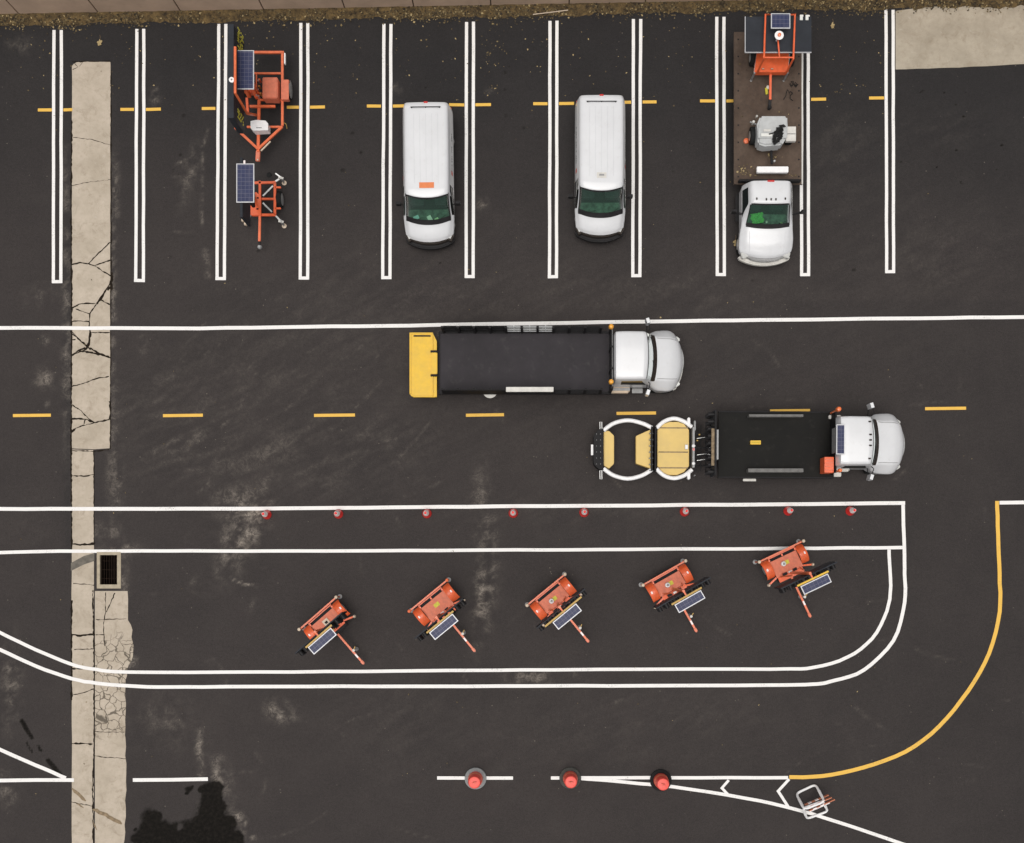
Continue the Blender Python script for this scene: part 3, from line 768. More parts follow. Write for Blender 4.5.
def mirror(parent, B, x, side, reach=.22, mat='plastic_black'):
    p = B.P(x, side*.62); mb = MB(); q = p+Vector((-.02, side*reach, .06))
    mb.tube([p, p+Vector((0, side*reach*.5, .04)), q], .025, mat, 6)
    mb.box(q.x-.06, q.x+.05, q.y-.10, q.y+.10, q.z-.14, q.z+.14, mat); mb.build('mirror', parent, .02)

# ---- vans
VST = [(-2.72,.5,.90,1.10,.955,1.90,.80,-.0),(-2.68,.42,.95,1.10,.995,2.00,.85,0),(-2.5,.40,.97,1.12,1.02,2.07,.875,0),(-1.0,.40,.98,1.12,1.03,2.10,.875,0),(.8,.40,.98,1.12,1.03,2.10,.865,.10),
       (1.09,.40,.98,1.12,1.03,2.07,.855,.27),(1.27,.40,.98,1.11,1.03,1.93,.85,.28),(1.5,.40,.98,1.10,1.03,1.70,.85,.28),(1.9,.40,.98,1.08,1.03,1.37,.87,.28),
       (2.05,.40,.98,1.02,1.02,1.27,.87,.28),(2.3,.42,.97,.92,1.00,1.14,.84,.27),(2.48,.45,.95,.85,.97,1.02,.80,.25),(2.58,.5,.92,.78,.94,.90,.74,.26)]
def make_van(px_front, py_front, rot, kind, label):
    c = G(px_front, py_front, .6)
    van = thing('cargo_van', (0, 0, 0), R(-90)+rot, label, 'van', 'white vans parked nose-out in the top stalls')
    fw = Vector((math.cos(R(-90)+rot), math.sin(R(-90)+rot), 0)); loc = Vector((c.x, c.y, 0))-fw*2.74; van.location = loc
    B = Body(VST, .035, .16); B.st = B.st
    wx = (1.19, 1.95)
    B.shell('white_paint', .06, [(wx[0], wx[1], -.4125, .4125), (1.18, 1.82, .47, .68), (1.18, 1.82, -.68, -.47)]).build('body', van, 0, 40)
    B.patch(wx[0], wx[1], -.4125, .4125, 'green_glass', .004, 12, 20).build('windshield', van)
    mb = MB(); B.patch(1.83, 2.0, -.41, .41, 'plastic_black', .010, 3, 20, mb); B.patch(1.14, 1.19, -.40, .40, 'plastic_black', .006, 2, 20, mb)
    for s_ in (-1, 1): B.patch(1.1, 1.95, s_*.385, s_*.412, 'plastic_black', .008, 12, 2, mb)
    mb.build('windshield_seal', van)
    for b in (-.35, .05):
        mb = MB(); mb.tube([B.PN(1.95, b, .03), B.PN(1.84, b+.16, .028), B.PN(1.76, b+.26, .026)], .008, 'plastic_black', 5); mb.build('wiper_blade', van)
    for s_ in (-1, 1):
        def sk(b): return (.62+.0*b, 1.75-.75*(1-b)*1.0) if s_ > 0 else (.62, 1.75-.75*(1-b))
        B.patch(.5, 1.7, s_*.48, s_*.665, 'dark_glass', .006, 8, 4, None, sk).build('side_window', van)
        mirror(van, B, 1.42, s_, .20)
    # tail: rear doors with dark glass, lamps, bumper
    for s_ in (-1, 1): mb = MB(); mb.box(-2.745, -2.722, s_*.42-.33, s_*.42+.33, 1.22, 1.75, 'dark_glass'); mb.build('rear_window', van, .01)
    mb = MB(); mb.box(-2.80, -2.66, -.94, .94, .42, .58, 'plastic_black'); mb.build('rear_bumper', van, .03)
    for s_ in (-1, 1):
        mb = MB(); mb.box(-2.74, -2.66, s_*.93-.05, s_*.93+.045, .95, 1.35, 'red_lens'); mb.build('tail_light', van, .01)
    mb = MB(); mb.box(-2.70, -2.63, -.08, .08, 1.99, 2.075, 'red_lens'); mb.build('brake_light', van, .01)
    # roof bar and seams
    mb = MB(); xb = -2.44 if kind == 1 else -2.38; mb.tube([(xb, -.6, 2.16), (xb, .6, 2.16)], .018, 'plastic_black', 6)
    for y in (-.55, 0, .55): mb.box(xb-.02, xb+.02, y-.02, y+.02, 2.05, 2.16, 'plastic_black')
    mb.build('roof_bar', van)
    mb = MB()
    for t in (-.20, -.10, .0, .10, .20): mb.tube([B.PN(x, t, .002) for x in np.linspace(-2.2, .6, 12)], .004, 'roof_white', 5)
    mb.build('roof_ribs', van)
    if kind == 1:
        B.patch(.55, .78, -.12, .13, 'orange_decal', .006, 3, 3).build('roof_decal', van)
    else:
        mb = MB(); mb.box(.44, .66, -.19, .19, 2.125, 2.150, 'pale_paint'); mb.box(.50, .58, -.10, .10, 2.151, 2.156, 'grey_steel'); mb.build('roof_plate', van, .01)
    # lettering marks on the sides, too small to read
    r2 = random.Random(4+kind)
    for s_ in (-1, 1):
        mb = MB(); x = -1.6
        while x < .0:
            w = r2.uniform(.03, .09)
            if r2.random() > .22: B.patch(x, x+w, s_*.56, s_*.585, 'ink', .005, 1, 1, mb)
            x += w+r2.uniform(.02, .04)
        mb.build('lettering', van)
    for s_ in (-1, 1): mb = MB(); B.patch(-.05 if s_ > 0 else .12, .12 if s_ > 0 else .30, s_*.54, s_*.61, 'red_decal', .006, 2, 2, mb); mb.build('side_decal', van)
    # front
    nose(2.63, .27, .93, 2.2, .60, .86, 'trim_brown', 'grille', van, .02)
    nose(2.76, .30, .985, 1.9, .36, .64, 'plastic_black', 'front_bumper', van, .04)
    for s_ in (-1, 1):
        mb = MB(); mb.box(2.20, 2.50, s_*.83-.11, s_*.83+.12, .70, .875, 'trim_brown', rz=-s_*.45); mb.box(2.26, 2.42, s_*.83-.06, s_*.83+.06, .876, .885, 'lamp_lens', rz=-s_*.45)
        mb.build('headlight', van, .02)
    # inside
    mb = MB(); mb.box(1.28, 2.05, -.84, .84, .85, 1.08, 'dash'); mb.build('dashboard', van, .05)
    for s_ in (-1, 1):
        mb = MB(); mb.box(.55, 1.05, s_*.48-.26, s_*.48+.26, .6, .95, 'seat_fabric'); mb.box(.42, .58, s_*.48-.25, s_*.48+.25, .9, 1.6, 'seat_fabric', ry=-.15); mb.build('seat', van, .05)
    mb = MB(); mb.tube([(1.18+.08*math.cos(a), .48+.19*math.sin(a), 1.12+.15*math.cos(a)) for a in np.linspace(0, 6.283, 18, endpoint=False)], .016, 'plastic_black', 6, True); mb.build('steering_wheel', van)
    mb = MB(); mb.box(-2.6, 1.2, -.93, .93, .38, .44, 'plastic_black'); mb.build('floor', van)
    for x in (-1.75, 1.72):
        for s_ in (-1, 1): wheel(van, x, s_*.86, .34, .22, s_)
    return van, B
v1, B1 = make_van(430.5, 248.5, R(.6), 1, 'white cargo van with an orange sticker on its roof')
v2, B2 = make_van(599.4, 241.6, 0, 2, 'white cargo van with a pale plate but no orange on its roof')
def inside(van, x, y, z, w, l, rz, matn, name, label, cat):
    M = Matrix.Rotation(van.rotation_euler[2], 4, 'Z'); p = van.location+(M @ Vector((x, y, z)))
    mb = MB(); mb.box(-l/2, l/2, -w/2, w/2, 0, .006, matn, ry=0); mb.box(-l*.4, l*.4, -w*.35, w*.35, .0062, .0072, 'paper' if matn == 'paper' else matn)
    o = mb.build(name, None, 0, 35, p, (0, 0, van.rotation_euler[2]+rz)); return tag(o, label, cat)
inside(v1, 1.66, .03, 1.085, .17, .25, .5, 'paper', 'paper_sheet', 'white paper lying aslant in the middle of the dashboard of the orange-marked van', 'paper')
inside(v1, 1.80, -.66, 1.085, .26, .14, .1, 'pale_green_paper', 'paper_sheet', 'pale yellow-green paper at the left corner of the dashboard of the orange-marked van', 'paper')
inside(v1, 1.62, -.52, 1.085, .22, .16, .4, 'blue_paper', 'paper_sheet', 'pale blue paper near the left end of the dashboard of the orange-marked van', 'paper')
inside(v1, 1.68, .30, 1.085, .16, .08, .5, 'pale_green_paper', 'paper_sheet', 'small folded slip right of the white paper on the dashboard of the orange-marked van', 'paper')

# ---- solar panel helper: cells on local origin so the cell grid starts at its corner
def solar(parent, c, w, l, rot=(0, 0, 0), leg=0):
    mb = MB(); mb.box(-w/2, w/2, -l/2, l/2, -.035, 0, 'panel_frame')
    o = mb.build('solar_panel', parent, .004, 35, c, rot)
    mb = MB(); mb.add([(0, 0, 0), (w-.07, 0, 0), (w-.07, l-.07, 0), (0, l-.07, 0)], [(0, 1, 2, 3)], 'solar_cells')
    mb.build('cells', o, 0, 35, (-w/2+.035, -l/2+.035, .004))
    return o

# ------------------------------------------------------------------ flatbed truck (top right stall)
ft = thing('flatbed_truck', (0, 0, 0), R(-90), 'white pickup-cab flatbed truck with long rusty brown deck parked nose-out', 'truck')
c = G(763.6, 265.6, .6); ft.location = (c.x, c.y+3.06, 0)
f = Frame(ft)
FST = [(0,.62,.95,1.25,1.00,1.86,.72,-.0),(.06,.55,1.0,1.28,1.02,1.97,.78,0),(.45,.55,1.0,1.28,1.03,2.01,.79,.02),(.88,.55,1.0,1.28,1.03,2.01,.78,.05),(.98,.55,1.0,1.28,1.03,1.96,.78,.07),
       (1.35,.55,1.0,1.28,1.03,1.70,.80,.11),(1.75,.55,1.0,1.25,1.04,1.42,.84,.15),(1.9,.55,1.02,1.18,1.06,1.36,.86,.16),(2.35,.6,1.06,1.08,1.10,1.28,.86,.19),(2.60,.62,1.06,1.0,1.09,1.18,.84,.20),(2.80,.65,1.02,.95,1.05,1.08,.80,.22),(2.88,.7,.95,.9,.98,.98,.74,.23)]
BF = Body(FST, .035, .15)
BF.shell('white_paint', .06, [(1.02, 1.72, -.4125, .4125)]).build('cab', ft, 0, 40)
BF.patch(1.02, 1.72, -.4125, .4125, 'green_glass', .004, 12, 20).build('windshield', ft)
mb = MB(); BF.patch(1.64, 1.80, -.40, .40, 'plastic_black', .010, 3, 20, mb); BF.patch(.97, 1.02, -.38, .38, 'plastic_black', .006, 2, 12, mb)
for s_ in (-1, 1): BF.patch(1.0, 1.74, s_*.39, s_*.412, 'plastic_black', .008, 8, 2, mb)
mb.build('windshield_seal', ft)
for b in (-.33, .03): mb = MB(); mb.tube([BF.PN(1.72, b, .03), BF.PN(1.64, b+.15, .03), BF.PN(1.58, b+.28, .026)], .008, 'plastic_black', 5); mb.build('wiper_blade', ft)
for s_ in (-1, 1):
    def sk(b): return (.25, .95+.5*b)
    BF.patch(.25, 1.5, s_*.475, s_*.665, 'dark_glass', .007, 8, 4, None, sk).build('side_window', ft)
for s_ in (-1, 1):
    p = BF.P(1.3, s_*.66); mb = MB(); q = Vector((1.12, s_*1.40, 1.42))
    mb.tube([p, (p+q)/2+Vector((.02, 0, .02)), q], .028, 'plastic_black', 6); mb.tube([p+Vector((0, 0, .14)), q+Vector((0, 0, .12))], .022, 'plastic_black', 6)
    mb.box(q.x-.05, q.x+.04, q.y-.07, q.y+.13, q.z-.16, q.z+.18, 'plastic_black'); mb.build('mirror', ft, .02)
for t in (-.27, -.09, 0, .09, .27):
    p = BF.PN(.80 if abs(t) > .2 else .82, t, .0); mb = MB(); mb.box(p.x-.05, p.x+.04, p.y-.028, p.y+.028, p.z-.01, p.z+.035, 'trim_brown'); mb.build('roof_light', ft, .01)
mb = MB(); p = BF.PN(.08, 0, 0); mb.box(p.x-.04, p.x+.03, -.14, .14, p.z-.02, p.z+.03, 'red_lens'); mb.build('brake_light', ft, .01)
for s_ in (-1, 1):
    mb = MB(); mb.tube([BF.PN(x, s_*.30, .001) for x in np.linspace(1.95, 2.75, 10)], .012, 'white_paint', 5)
    mb.build('hood_ridge', ft)
mb = MB(); n = 12
nose(2.97, .18, .78, 2.6, .74, .965, 'grey_steel', 'grille', ft, .02)
mb = MB()
for i in range(4):
    z = .79+.045*i; mb.tube([(2.978-.18*abs(y/.78)**2.2, y, z) for y in np.linspace(-.6, .6, 9)], .01, 'alloy', 5)
mb.build('grille_bars', ft)
nose(3.08, .27, 1.06, 2.7, .48, .72, 'pale_paint', 'front_bumper', ft, .04)
for s_ in (-1, 1):
    mb = MB(); mb.box(2.60, 2.84, s_*.86-.13, s_*.86+.13, .76, 1.0, 'lamp_lens', rz=-s_*.35); mb.build('headlight', ft, .02)
mb = MB(); mb.box(1.1, 1.8, -.84, .84, .85, 1.12, 'dash'); mb.build('dashboard', ft, .05)
for s_ in (-1, 1):
    mb = MB(); mb.box(.40, .9, s_*.45-.28, s_*.45+.28, .7, 1.0, 'seat_fabric'); mb.box(.25, .42, s_*.45-.27, s_*.45+.27, .95, 1.6, 'seat_fabric', ry=-.15); mb.build('seat', ft, .05)
mb = MB(); mb.tube([(1.02+.08*math.cos(a), .45+.19*math.sin(a), 1.15+.15*math.cos(a)) for a in np.linspace(0, 6.283, 18, endpoint=False)], .016, 'plastic_black', 6, True); mb.build('steering_wheel', ft)
DZ = 1.10
xr = f(768, 32, DZ).x; xfb = -.12; yw = (f(734.8, 100, DZ).y, f(802.3, 100, DZ).y); yl, yr = min(yw), max(yw)   # yr = west side
mb = MB(); mb.box(xr, xfb, yl, yr, DZ-.1, DZ, 'rusty_deck'); mb.build('deck', ft)
ye = f(802.3, 100, DZ).y
for y in (yl, yr):
    mb = MB(); mb.box(xr, xfb, y-.03, y+.03, DZ-.15, DZ+.012, 'pale_paint' if abs(y-ye) < .01 else 'rusty_deck'); mb.build('side_rail', ft, .006)
mb = MB()
for i in range(9):
    for y in (yl+.14, yr-.14):
        x = xr+.3+i*(xfb-xr-.6)/8; mb.box(x-.03, x+.03, y-.03, y+.03, DZ+.001, DZ+.006, 'black_steel')
tag(mb.build('deck_bolts', ft), kind='stuff')
mb = MB()
mb.box(xfb-.10, xfb-.02, yl+.12, yr-.12, DZ+.002, DZ+.30, 'black_steel')
mb.build('headboard', ft, .01)
mb = MB(); q0 = f(757, 166.3, 1.55); q1 = f(788.5, 172.3, 1.55)
mb.box(min(q0.x, q1.x), max(q0.x, q1.x), min(q0.y, q1.y), max(q0.y, q1.y), 1.35, 1.55, 'plastic_white'); mb.build('toolbox', ft, .02)
mb = MB()
for s_ in (-1, 1): mb.box(xr+.1, 2.6, s_*.42-.04, s_*.42+.04, .62, .85, 'black_steel')
for i in range(8): x = xr+.3+i*.72; mb.box(x, x+.08, yl+.1, yr-.1, .86, .998, 'black_steel')
mb.build('chassis', ft)
for s_ in (-1, 1): wheel(ft, 2.15, s_*.92, .42, .25, s_); wheel(ft, -3.0, s_*.83, .42, .24, s_, True)
for s_ in (-1.055, 1.055): mb = MB(); mb.box(.05, 1.2, s_-.075, s_+.075, .42, .46, 'plastic_black'); mb.build('side_step', ft, .01)
# vest on the dashboard
p = ft.location+Vector((0, 0, 0)); M = Matrix.Rotation(R(-90), 4, 'Z'); p = p+(M @ Vector((1.30, -.38, 1.13)))
mb = MB(); rows = []
for i in range(12):
    rows.append([(.42*(i/11-.5), .50*(j/13-.5)+.03*math.sin(i), .03+.05*abs(math.sin(i*1.3+j*.9))+.02*math.sin(j*2.2)) for j in range(14)])
mb.grid(rows, 'vest_green', True); o = mb.build('safety_vest', None, 0, 60, p, (0, 0, R(-80))); tag(o, 'bright green safety vest bundled behind the windshield of the flatbed truck', 'vest')
for (x_, y_, nm, lb) in ((1.5, .60, 'small yellow roll behind right side of flatbed truck windshield', 1), (1.55, -.62, 'small pale cup behind left side of flatbed truck windshield', 2), (1.45, .0, 'small white cup at the middle of the flatbed truck dashboard', 3)):
    q = Vector(ft.location)+(M @ Vector((x_, y_, 1.122))); mb = MB(); mb.lathe([(.035, 0), (.045, .09), (.04, .092), (.03, .01)], 'pale_green_paper' if lb == 1 else 'paper', 14)
    tag(mb.build('paper_roll' if lb == 1 else 'cup', None, 0, 35, q), nm, 'paper roll' if lb == 1 else 'cup')

# ---- message sign trailer standing on the deck
ms = thing('sign_trailer', (*G(772, 62, DZ)[:2], DZ+.002), 0, 'orange trailer with dark message board laid flat, loaded on the truck deck', 'trailer')
f = Frame(ms)
def L3(px, py, h): return f(px, py, DZ+h)-Vector((0, 0, DZ+.002))+Vector((0,0,.002))
def lp(px, py, h):
    v = G(px, py, DZ+h); return Vector((v.x-ms.location.x, v.y-ms.location.y, h))
h = 1.75
mb = MB(); a, b = lp(745.5, 52, h), lp(811.5, 16.5, h); mb.box(a.x, b.x, a.y, b.y, h-.06, h, 'sign_board'); sb = mb.build('sign_board', ms, .008)
mb = MB(); mb.box(a.x-.025, a.x, a.y-.025, b.y, h-.06, h+.01, 'panel_frame'); mb.box(a.x, b.x, a.y-.025, a.y, h-.06, h+.01, 'panel_frame'); mb.build('board_edge', sb, .004)
mb = MB()
for px_ in (801.3, 807):
    q = lp(px_, 17.5, h+.02); mb.box(q.x-.055, q.x+.055, q.y-.10, q.y+.10, h+.002, h+.03, 'paper')
mb.build('clip', sb)
h = 2.0; mb = MB(); P = [lp(764, 58, 1.95), lp(765.5, 14.5, h), lp(795, 14.5, h), lp(793.3, 59, 1.95)]
mb.tube([Vector((P[0].x, P[0].y, .75)), P[0], P[1], P[2], P[3], Vector((P[3].x, P[3].y, .75))], .042, 'orange_paint', 10); mb.tube([lp(764, 57.5, 1.95), lp(793, 57.5, 1.95)], .03, 'orange_paint', 8); mb.build('lift_frame', ms, .008)
a, b = lp(771, 28.5, 2.25), lp(790.3, 13.3, 2.25); solar(ms, ((a.x+b.x)/2, (a.y+b.y)/2, 2.25), b.x-a.x, b.y-a.y)
q = lp(779.3, 35, 2.2); mb = MB(); mb.lathe([(.05, 1.76), (.06, 2.14), (.17, 2.15), (.175, 2.18), (.05, 2.19)], 'plastic_white', 20, (q.x, q.y, 0)); 
mb.lathe([(.07, 2.19), (.06, 2.26), (.02, 2.28)], 'orange_lens', 14, (q.x, q.y, 0)); mb.build('beacon', ms)
mb = MB(); mb.bar(Vector((q.x, q.y, 1.93)), lp(779.3, 57, 1.90), .05, .05, 'orange_paint'); mb.build('mast', ms)
mb = MB(); poly = [lp(757, 52, .75), lp(789, 52, .75), lp(788.5, 72, .75), lp(754.5, 72, .75)]; mb.prism([(v.x, v.y) for v in poly], .45, .75, 'orange_paint')
for x_ in (763, 772): 
    v = lp(x_, 69, .76); mb.box(v.x-.06, v.x+.06, v.y-.03, v.y+.03, .751, .78, 'cream_paint')
mb.build('trailer_body', ms, .03)
mb = MB(); mb.bar(lp(770.5, 70, .5), lp(770, 100, .42), .09, .10, 'orange_paint'); mb.build('tongue', ms, .006)
mb = MB(); mb.bar(lp(770, 99.5, .42), lp(769.5, 106, .40), .12, .10, 'plastic_black'); v = lp(769.5, 107.5, .4); mb.lathe([(.08, .3), (.09, .42), (.05, .48)], 'plastic_black', 12, (v.x, v.y, 0)); mb.build('coupler', ms, .01)
for x_ in (752.5, 791):
    v = lp(x_, 58, .32); mb = MB(); mb.lathe([(.18, -.1), (.3, -.1), (.32, -.07), (.32, .07), (.3, .1), (.18, .1)], 'rubber', 24, (v.x, v.y, .32), 'X'); w = mb.build('wheel', ms)
    mb = MB(); mb.lathe([(.17, -.11), (.15, -.104), (.15, .104), (.17, .11)], 'alloy', 16, (v.x, v.y, .32), 'X'); mb.build('rim', w)
for (xa, xb) in ((757, 754), (789.5, 787)):
    mb = MB(); a = lp(xa, 54, .7); b = lp(xb, 74, .6); mb.bar(a, b, .045, .045, 'alloy'); mb.bar(b+Vector((0, 0, .12)), Vector((b.x, b.y, .005)), .06, .06, 'grey_steel'); mb.lathe([(.05, .005), (.05, .02), (.03, .03)], 'grey_steel', 12, (b.x, b.y, 0)); mb.build('jack', ms)

# ---- generator on the deck
ge = thing('generator_trailer', (*G(771, 134, DZ)[:2], DZ+.002), 0, 'boxy light grey generator trailer with black hose on top, loaded on the truck deck', 'generator')
def lq(px, py, h):
    v = G(px, py, DZ+h); return Vector((v.x-ge.location.x, v.y-ge.location.y, h))
mb = MB(); hh = 1.05
top = [lq(*p, hh) for p in ((760.5,115.5),(787.5,115.5),(788,126),(787.5,136),(782.5,144.5),(765,145.8),(758,143.5),(757.3,124))]
mb.prism([(v.x, v.y) for v in top], .38, hh, 'light_grey_paint'); gb = mb.build('canopy', ge, .07)
mb = MB(); a, b = lq(758, 138.5, hh), lq(786.5, 128.5, hh); mb.box(a.x, b.x, a.y, b.y, hh+.003, hh+.05, 'light_grey_paint'); mb.box(a.x+.1, a.x+.55, a.y+.04, a.y+.18, hh+.051, hh+.09, 'paper'); mb.box(a.x+.2, a.x+.5, b.y-.16, b.y-.05, hh+.051, hh+.08, 'pale_paint'); mb.build('roof_hatch', gb, .01)
mb = MB(); a, b = lq(786, 141, .95), lq(796, 126.5, .95); mb.box(a.x, b.x, a.y, b.y, .78, .95, 'pale_paint'); mb.box(a.x+.03, b.x-.02, (a.y+b.y)/2-.02, (a.y+b.y)/2+.01, .951, .965, 'grey_steel'); mb.build('side_tray', ge, .02)
v = lq(752.5, 136, .35); mb = MB(); mb.lathe([(.2, -.11), (.33, -.11), (.35, -.07), (.35, .07), (.33, .11), (.2, .11)], 'rubber', 24, (v.x, v.y, .35), 'X'); w = mb.build('wheel', ge)
mb = MB(); mb.lathe([(.19, -.12), (.15, -.115), (.15, .115), (.19, .12)], 'alloy', 16, (v.x, v.y, .35), 'X'); mb.build('rim', w)
v = lq(788.5, 136, .35); mb = MB(); mb.lathe([(.2, -.11), (.33, -.11), (.35, -.07), (.35, .07), (.33, .11), (.2, .11)], 'rubber', 24, (v.x, v.y, .35), 'X'); mb.build('wheel', ge)
mb = MB(); a = lq(771, 150, .45); mb.bar(a, lq(772, 164, .42), .09, .08, 'black_steel'); mb.lathe([(.04, .40), (.05, .46), (.02, .5)], 'alloy', 10, tuple(lq(772, 165, 0))); mb.build('tongue', ge)
mb = MB(); mb.bar(lq(750, 122, .45), lq(760, 126, .45), .05, .05, 'grey_steel'); mb.lathe([(.05, .3), (.065, .5), (.05, .56), (.02, .57)], 'pale_paint', 12, tuple(lq(751, 127, 0))); mb.lathe([(.03, .3), (.045, .5), (.01, .55)], 'pale_paint', 12, tuple(lq(754.5, 121, 0))); mb.build('jack', ge)
# hose
mb = MB(); r2 = random.Random(8)
loopc = lq(777.5, 136, hh+.06); pts = []
for i in range(110):
    a = i*.55; u = .30+.09*math.sin(i*1.9+.3*math.sin(i*.37)); w = .10+.07*math.sin(i*2.7)
    lx, ly = u*math.sin(a), w*math.cos(a)+.03*math.sin(i*.7); ang = R(68)
    pts.append((loopc.x+lx*math.cos(ang)-ly*math.sin(ang), loopc.y+lx*math.sin(ang)+ly*math.cos(ang), hh+.13+.04*math.sin(i*1.1)))
tail = [(loopc.x+.1, loopc.y+.32, hh+.14), (loopc.x+.3, loopc.y+.36, hh+.13), (loopc.x+.24, loopc.y+.42, hh+.1), (loopc.x+.05, loopc.y+.38, hh+.12)]
mb.tube(pts+tail, .028, 'rubber', 6); mb.tube([(loopc.x-.35, loopc.y+.06, hh+.09), (loopc.x-.1, loopc.y+.12, hh+.14), (loopc.x+.02, loopc.y+.2, hh+.13)], .025, 'rubber', 6)
o = mb.build('hose', None, 0, 60, tuple(ge.location)); tag(o, 'black hose coiled in a heap on top of the grey generator', 'hose')
# oddments on the deck
mb = MB()
for k in range(5):
    x_, y_ = random.uniform(788, 798), random.uniform(80, 95); pp = [G(x_, y_, DZ)]
    for i in range(7): pp.append(pp[-1]+Vector((random.uniform(-.12, .12), random.uniform(-.14, .12), 0)))
    mb.tube([p+Vector((0, 0, .03)) for p in pp], .014, 'rubber', 5)
tag(mb.build('chain'), 'dark tangled chain lying on the brown deck right of the orange tongue', 'chain')
mb = MB(); q = G(746.3, 141, DZ); mb.lathe([(.02, .004), (.12, .01), (.10, .05), (.03, .07)], 'tube_orange', 9, tuple(q)); tag(mb.build('rag'), 'small dull orange rag on the deck left of the generator wheel', 'rag')
mb = MB(); q = G(766.3, 91.5, DZ); mb.box(q.x-.05, q.x+.05, q.y-.13, q.y+.13, DZ+.004, DZ+.07, 'yellow_mark', rz=.1); mb.lathe([(.07, 0.004), (.08, .08), (.03, .11)], 'paper', 12, tuple(G(767.8, 88, DZ))); tag(mb.build('strap_bundle', None, .01), 'yellow and white strap bundle on the deck left of the orange tongue', 'strap')
pts = []
for cx_, cy_, n_, s_ in ((744,171,46,4.5),(773,157,22,3),(750,176,20,5),(795,176,10,4),(742,120,4,10),(790,110,8,14),(741,60,6,10)):
    for i in range(n_):
        x_, y_ = random.gauss(cx_, s_), random.gauss(cy_, s_*.6)
        if not (736.5 < x_ < 801 and y_ < 177): continue
        p = G(x_, y_, DZ); pts.append((p.x, p.y, DZ))
vs, fs, tint = leafset('x', pts, (.04, .12), .004); mb = MB(); mb.add(vs, fs, 'leaf_mix'); o = mb.build('deck_leaves'); at = o.data.attributes.new('tint', 'FLOAT', 'POINT'); at.data.foreach_set('value', np.array([min(1, .3+t*.8) for t in tint], np.float32))
tag(o, 'dry leaves caught on the brown deck behind the cab of the flatbed truck', 'leaves', kind='stuff')

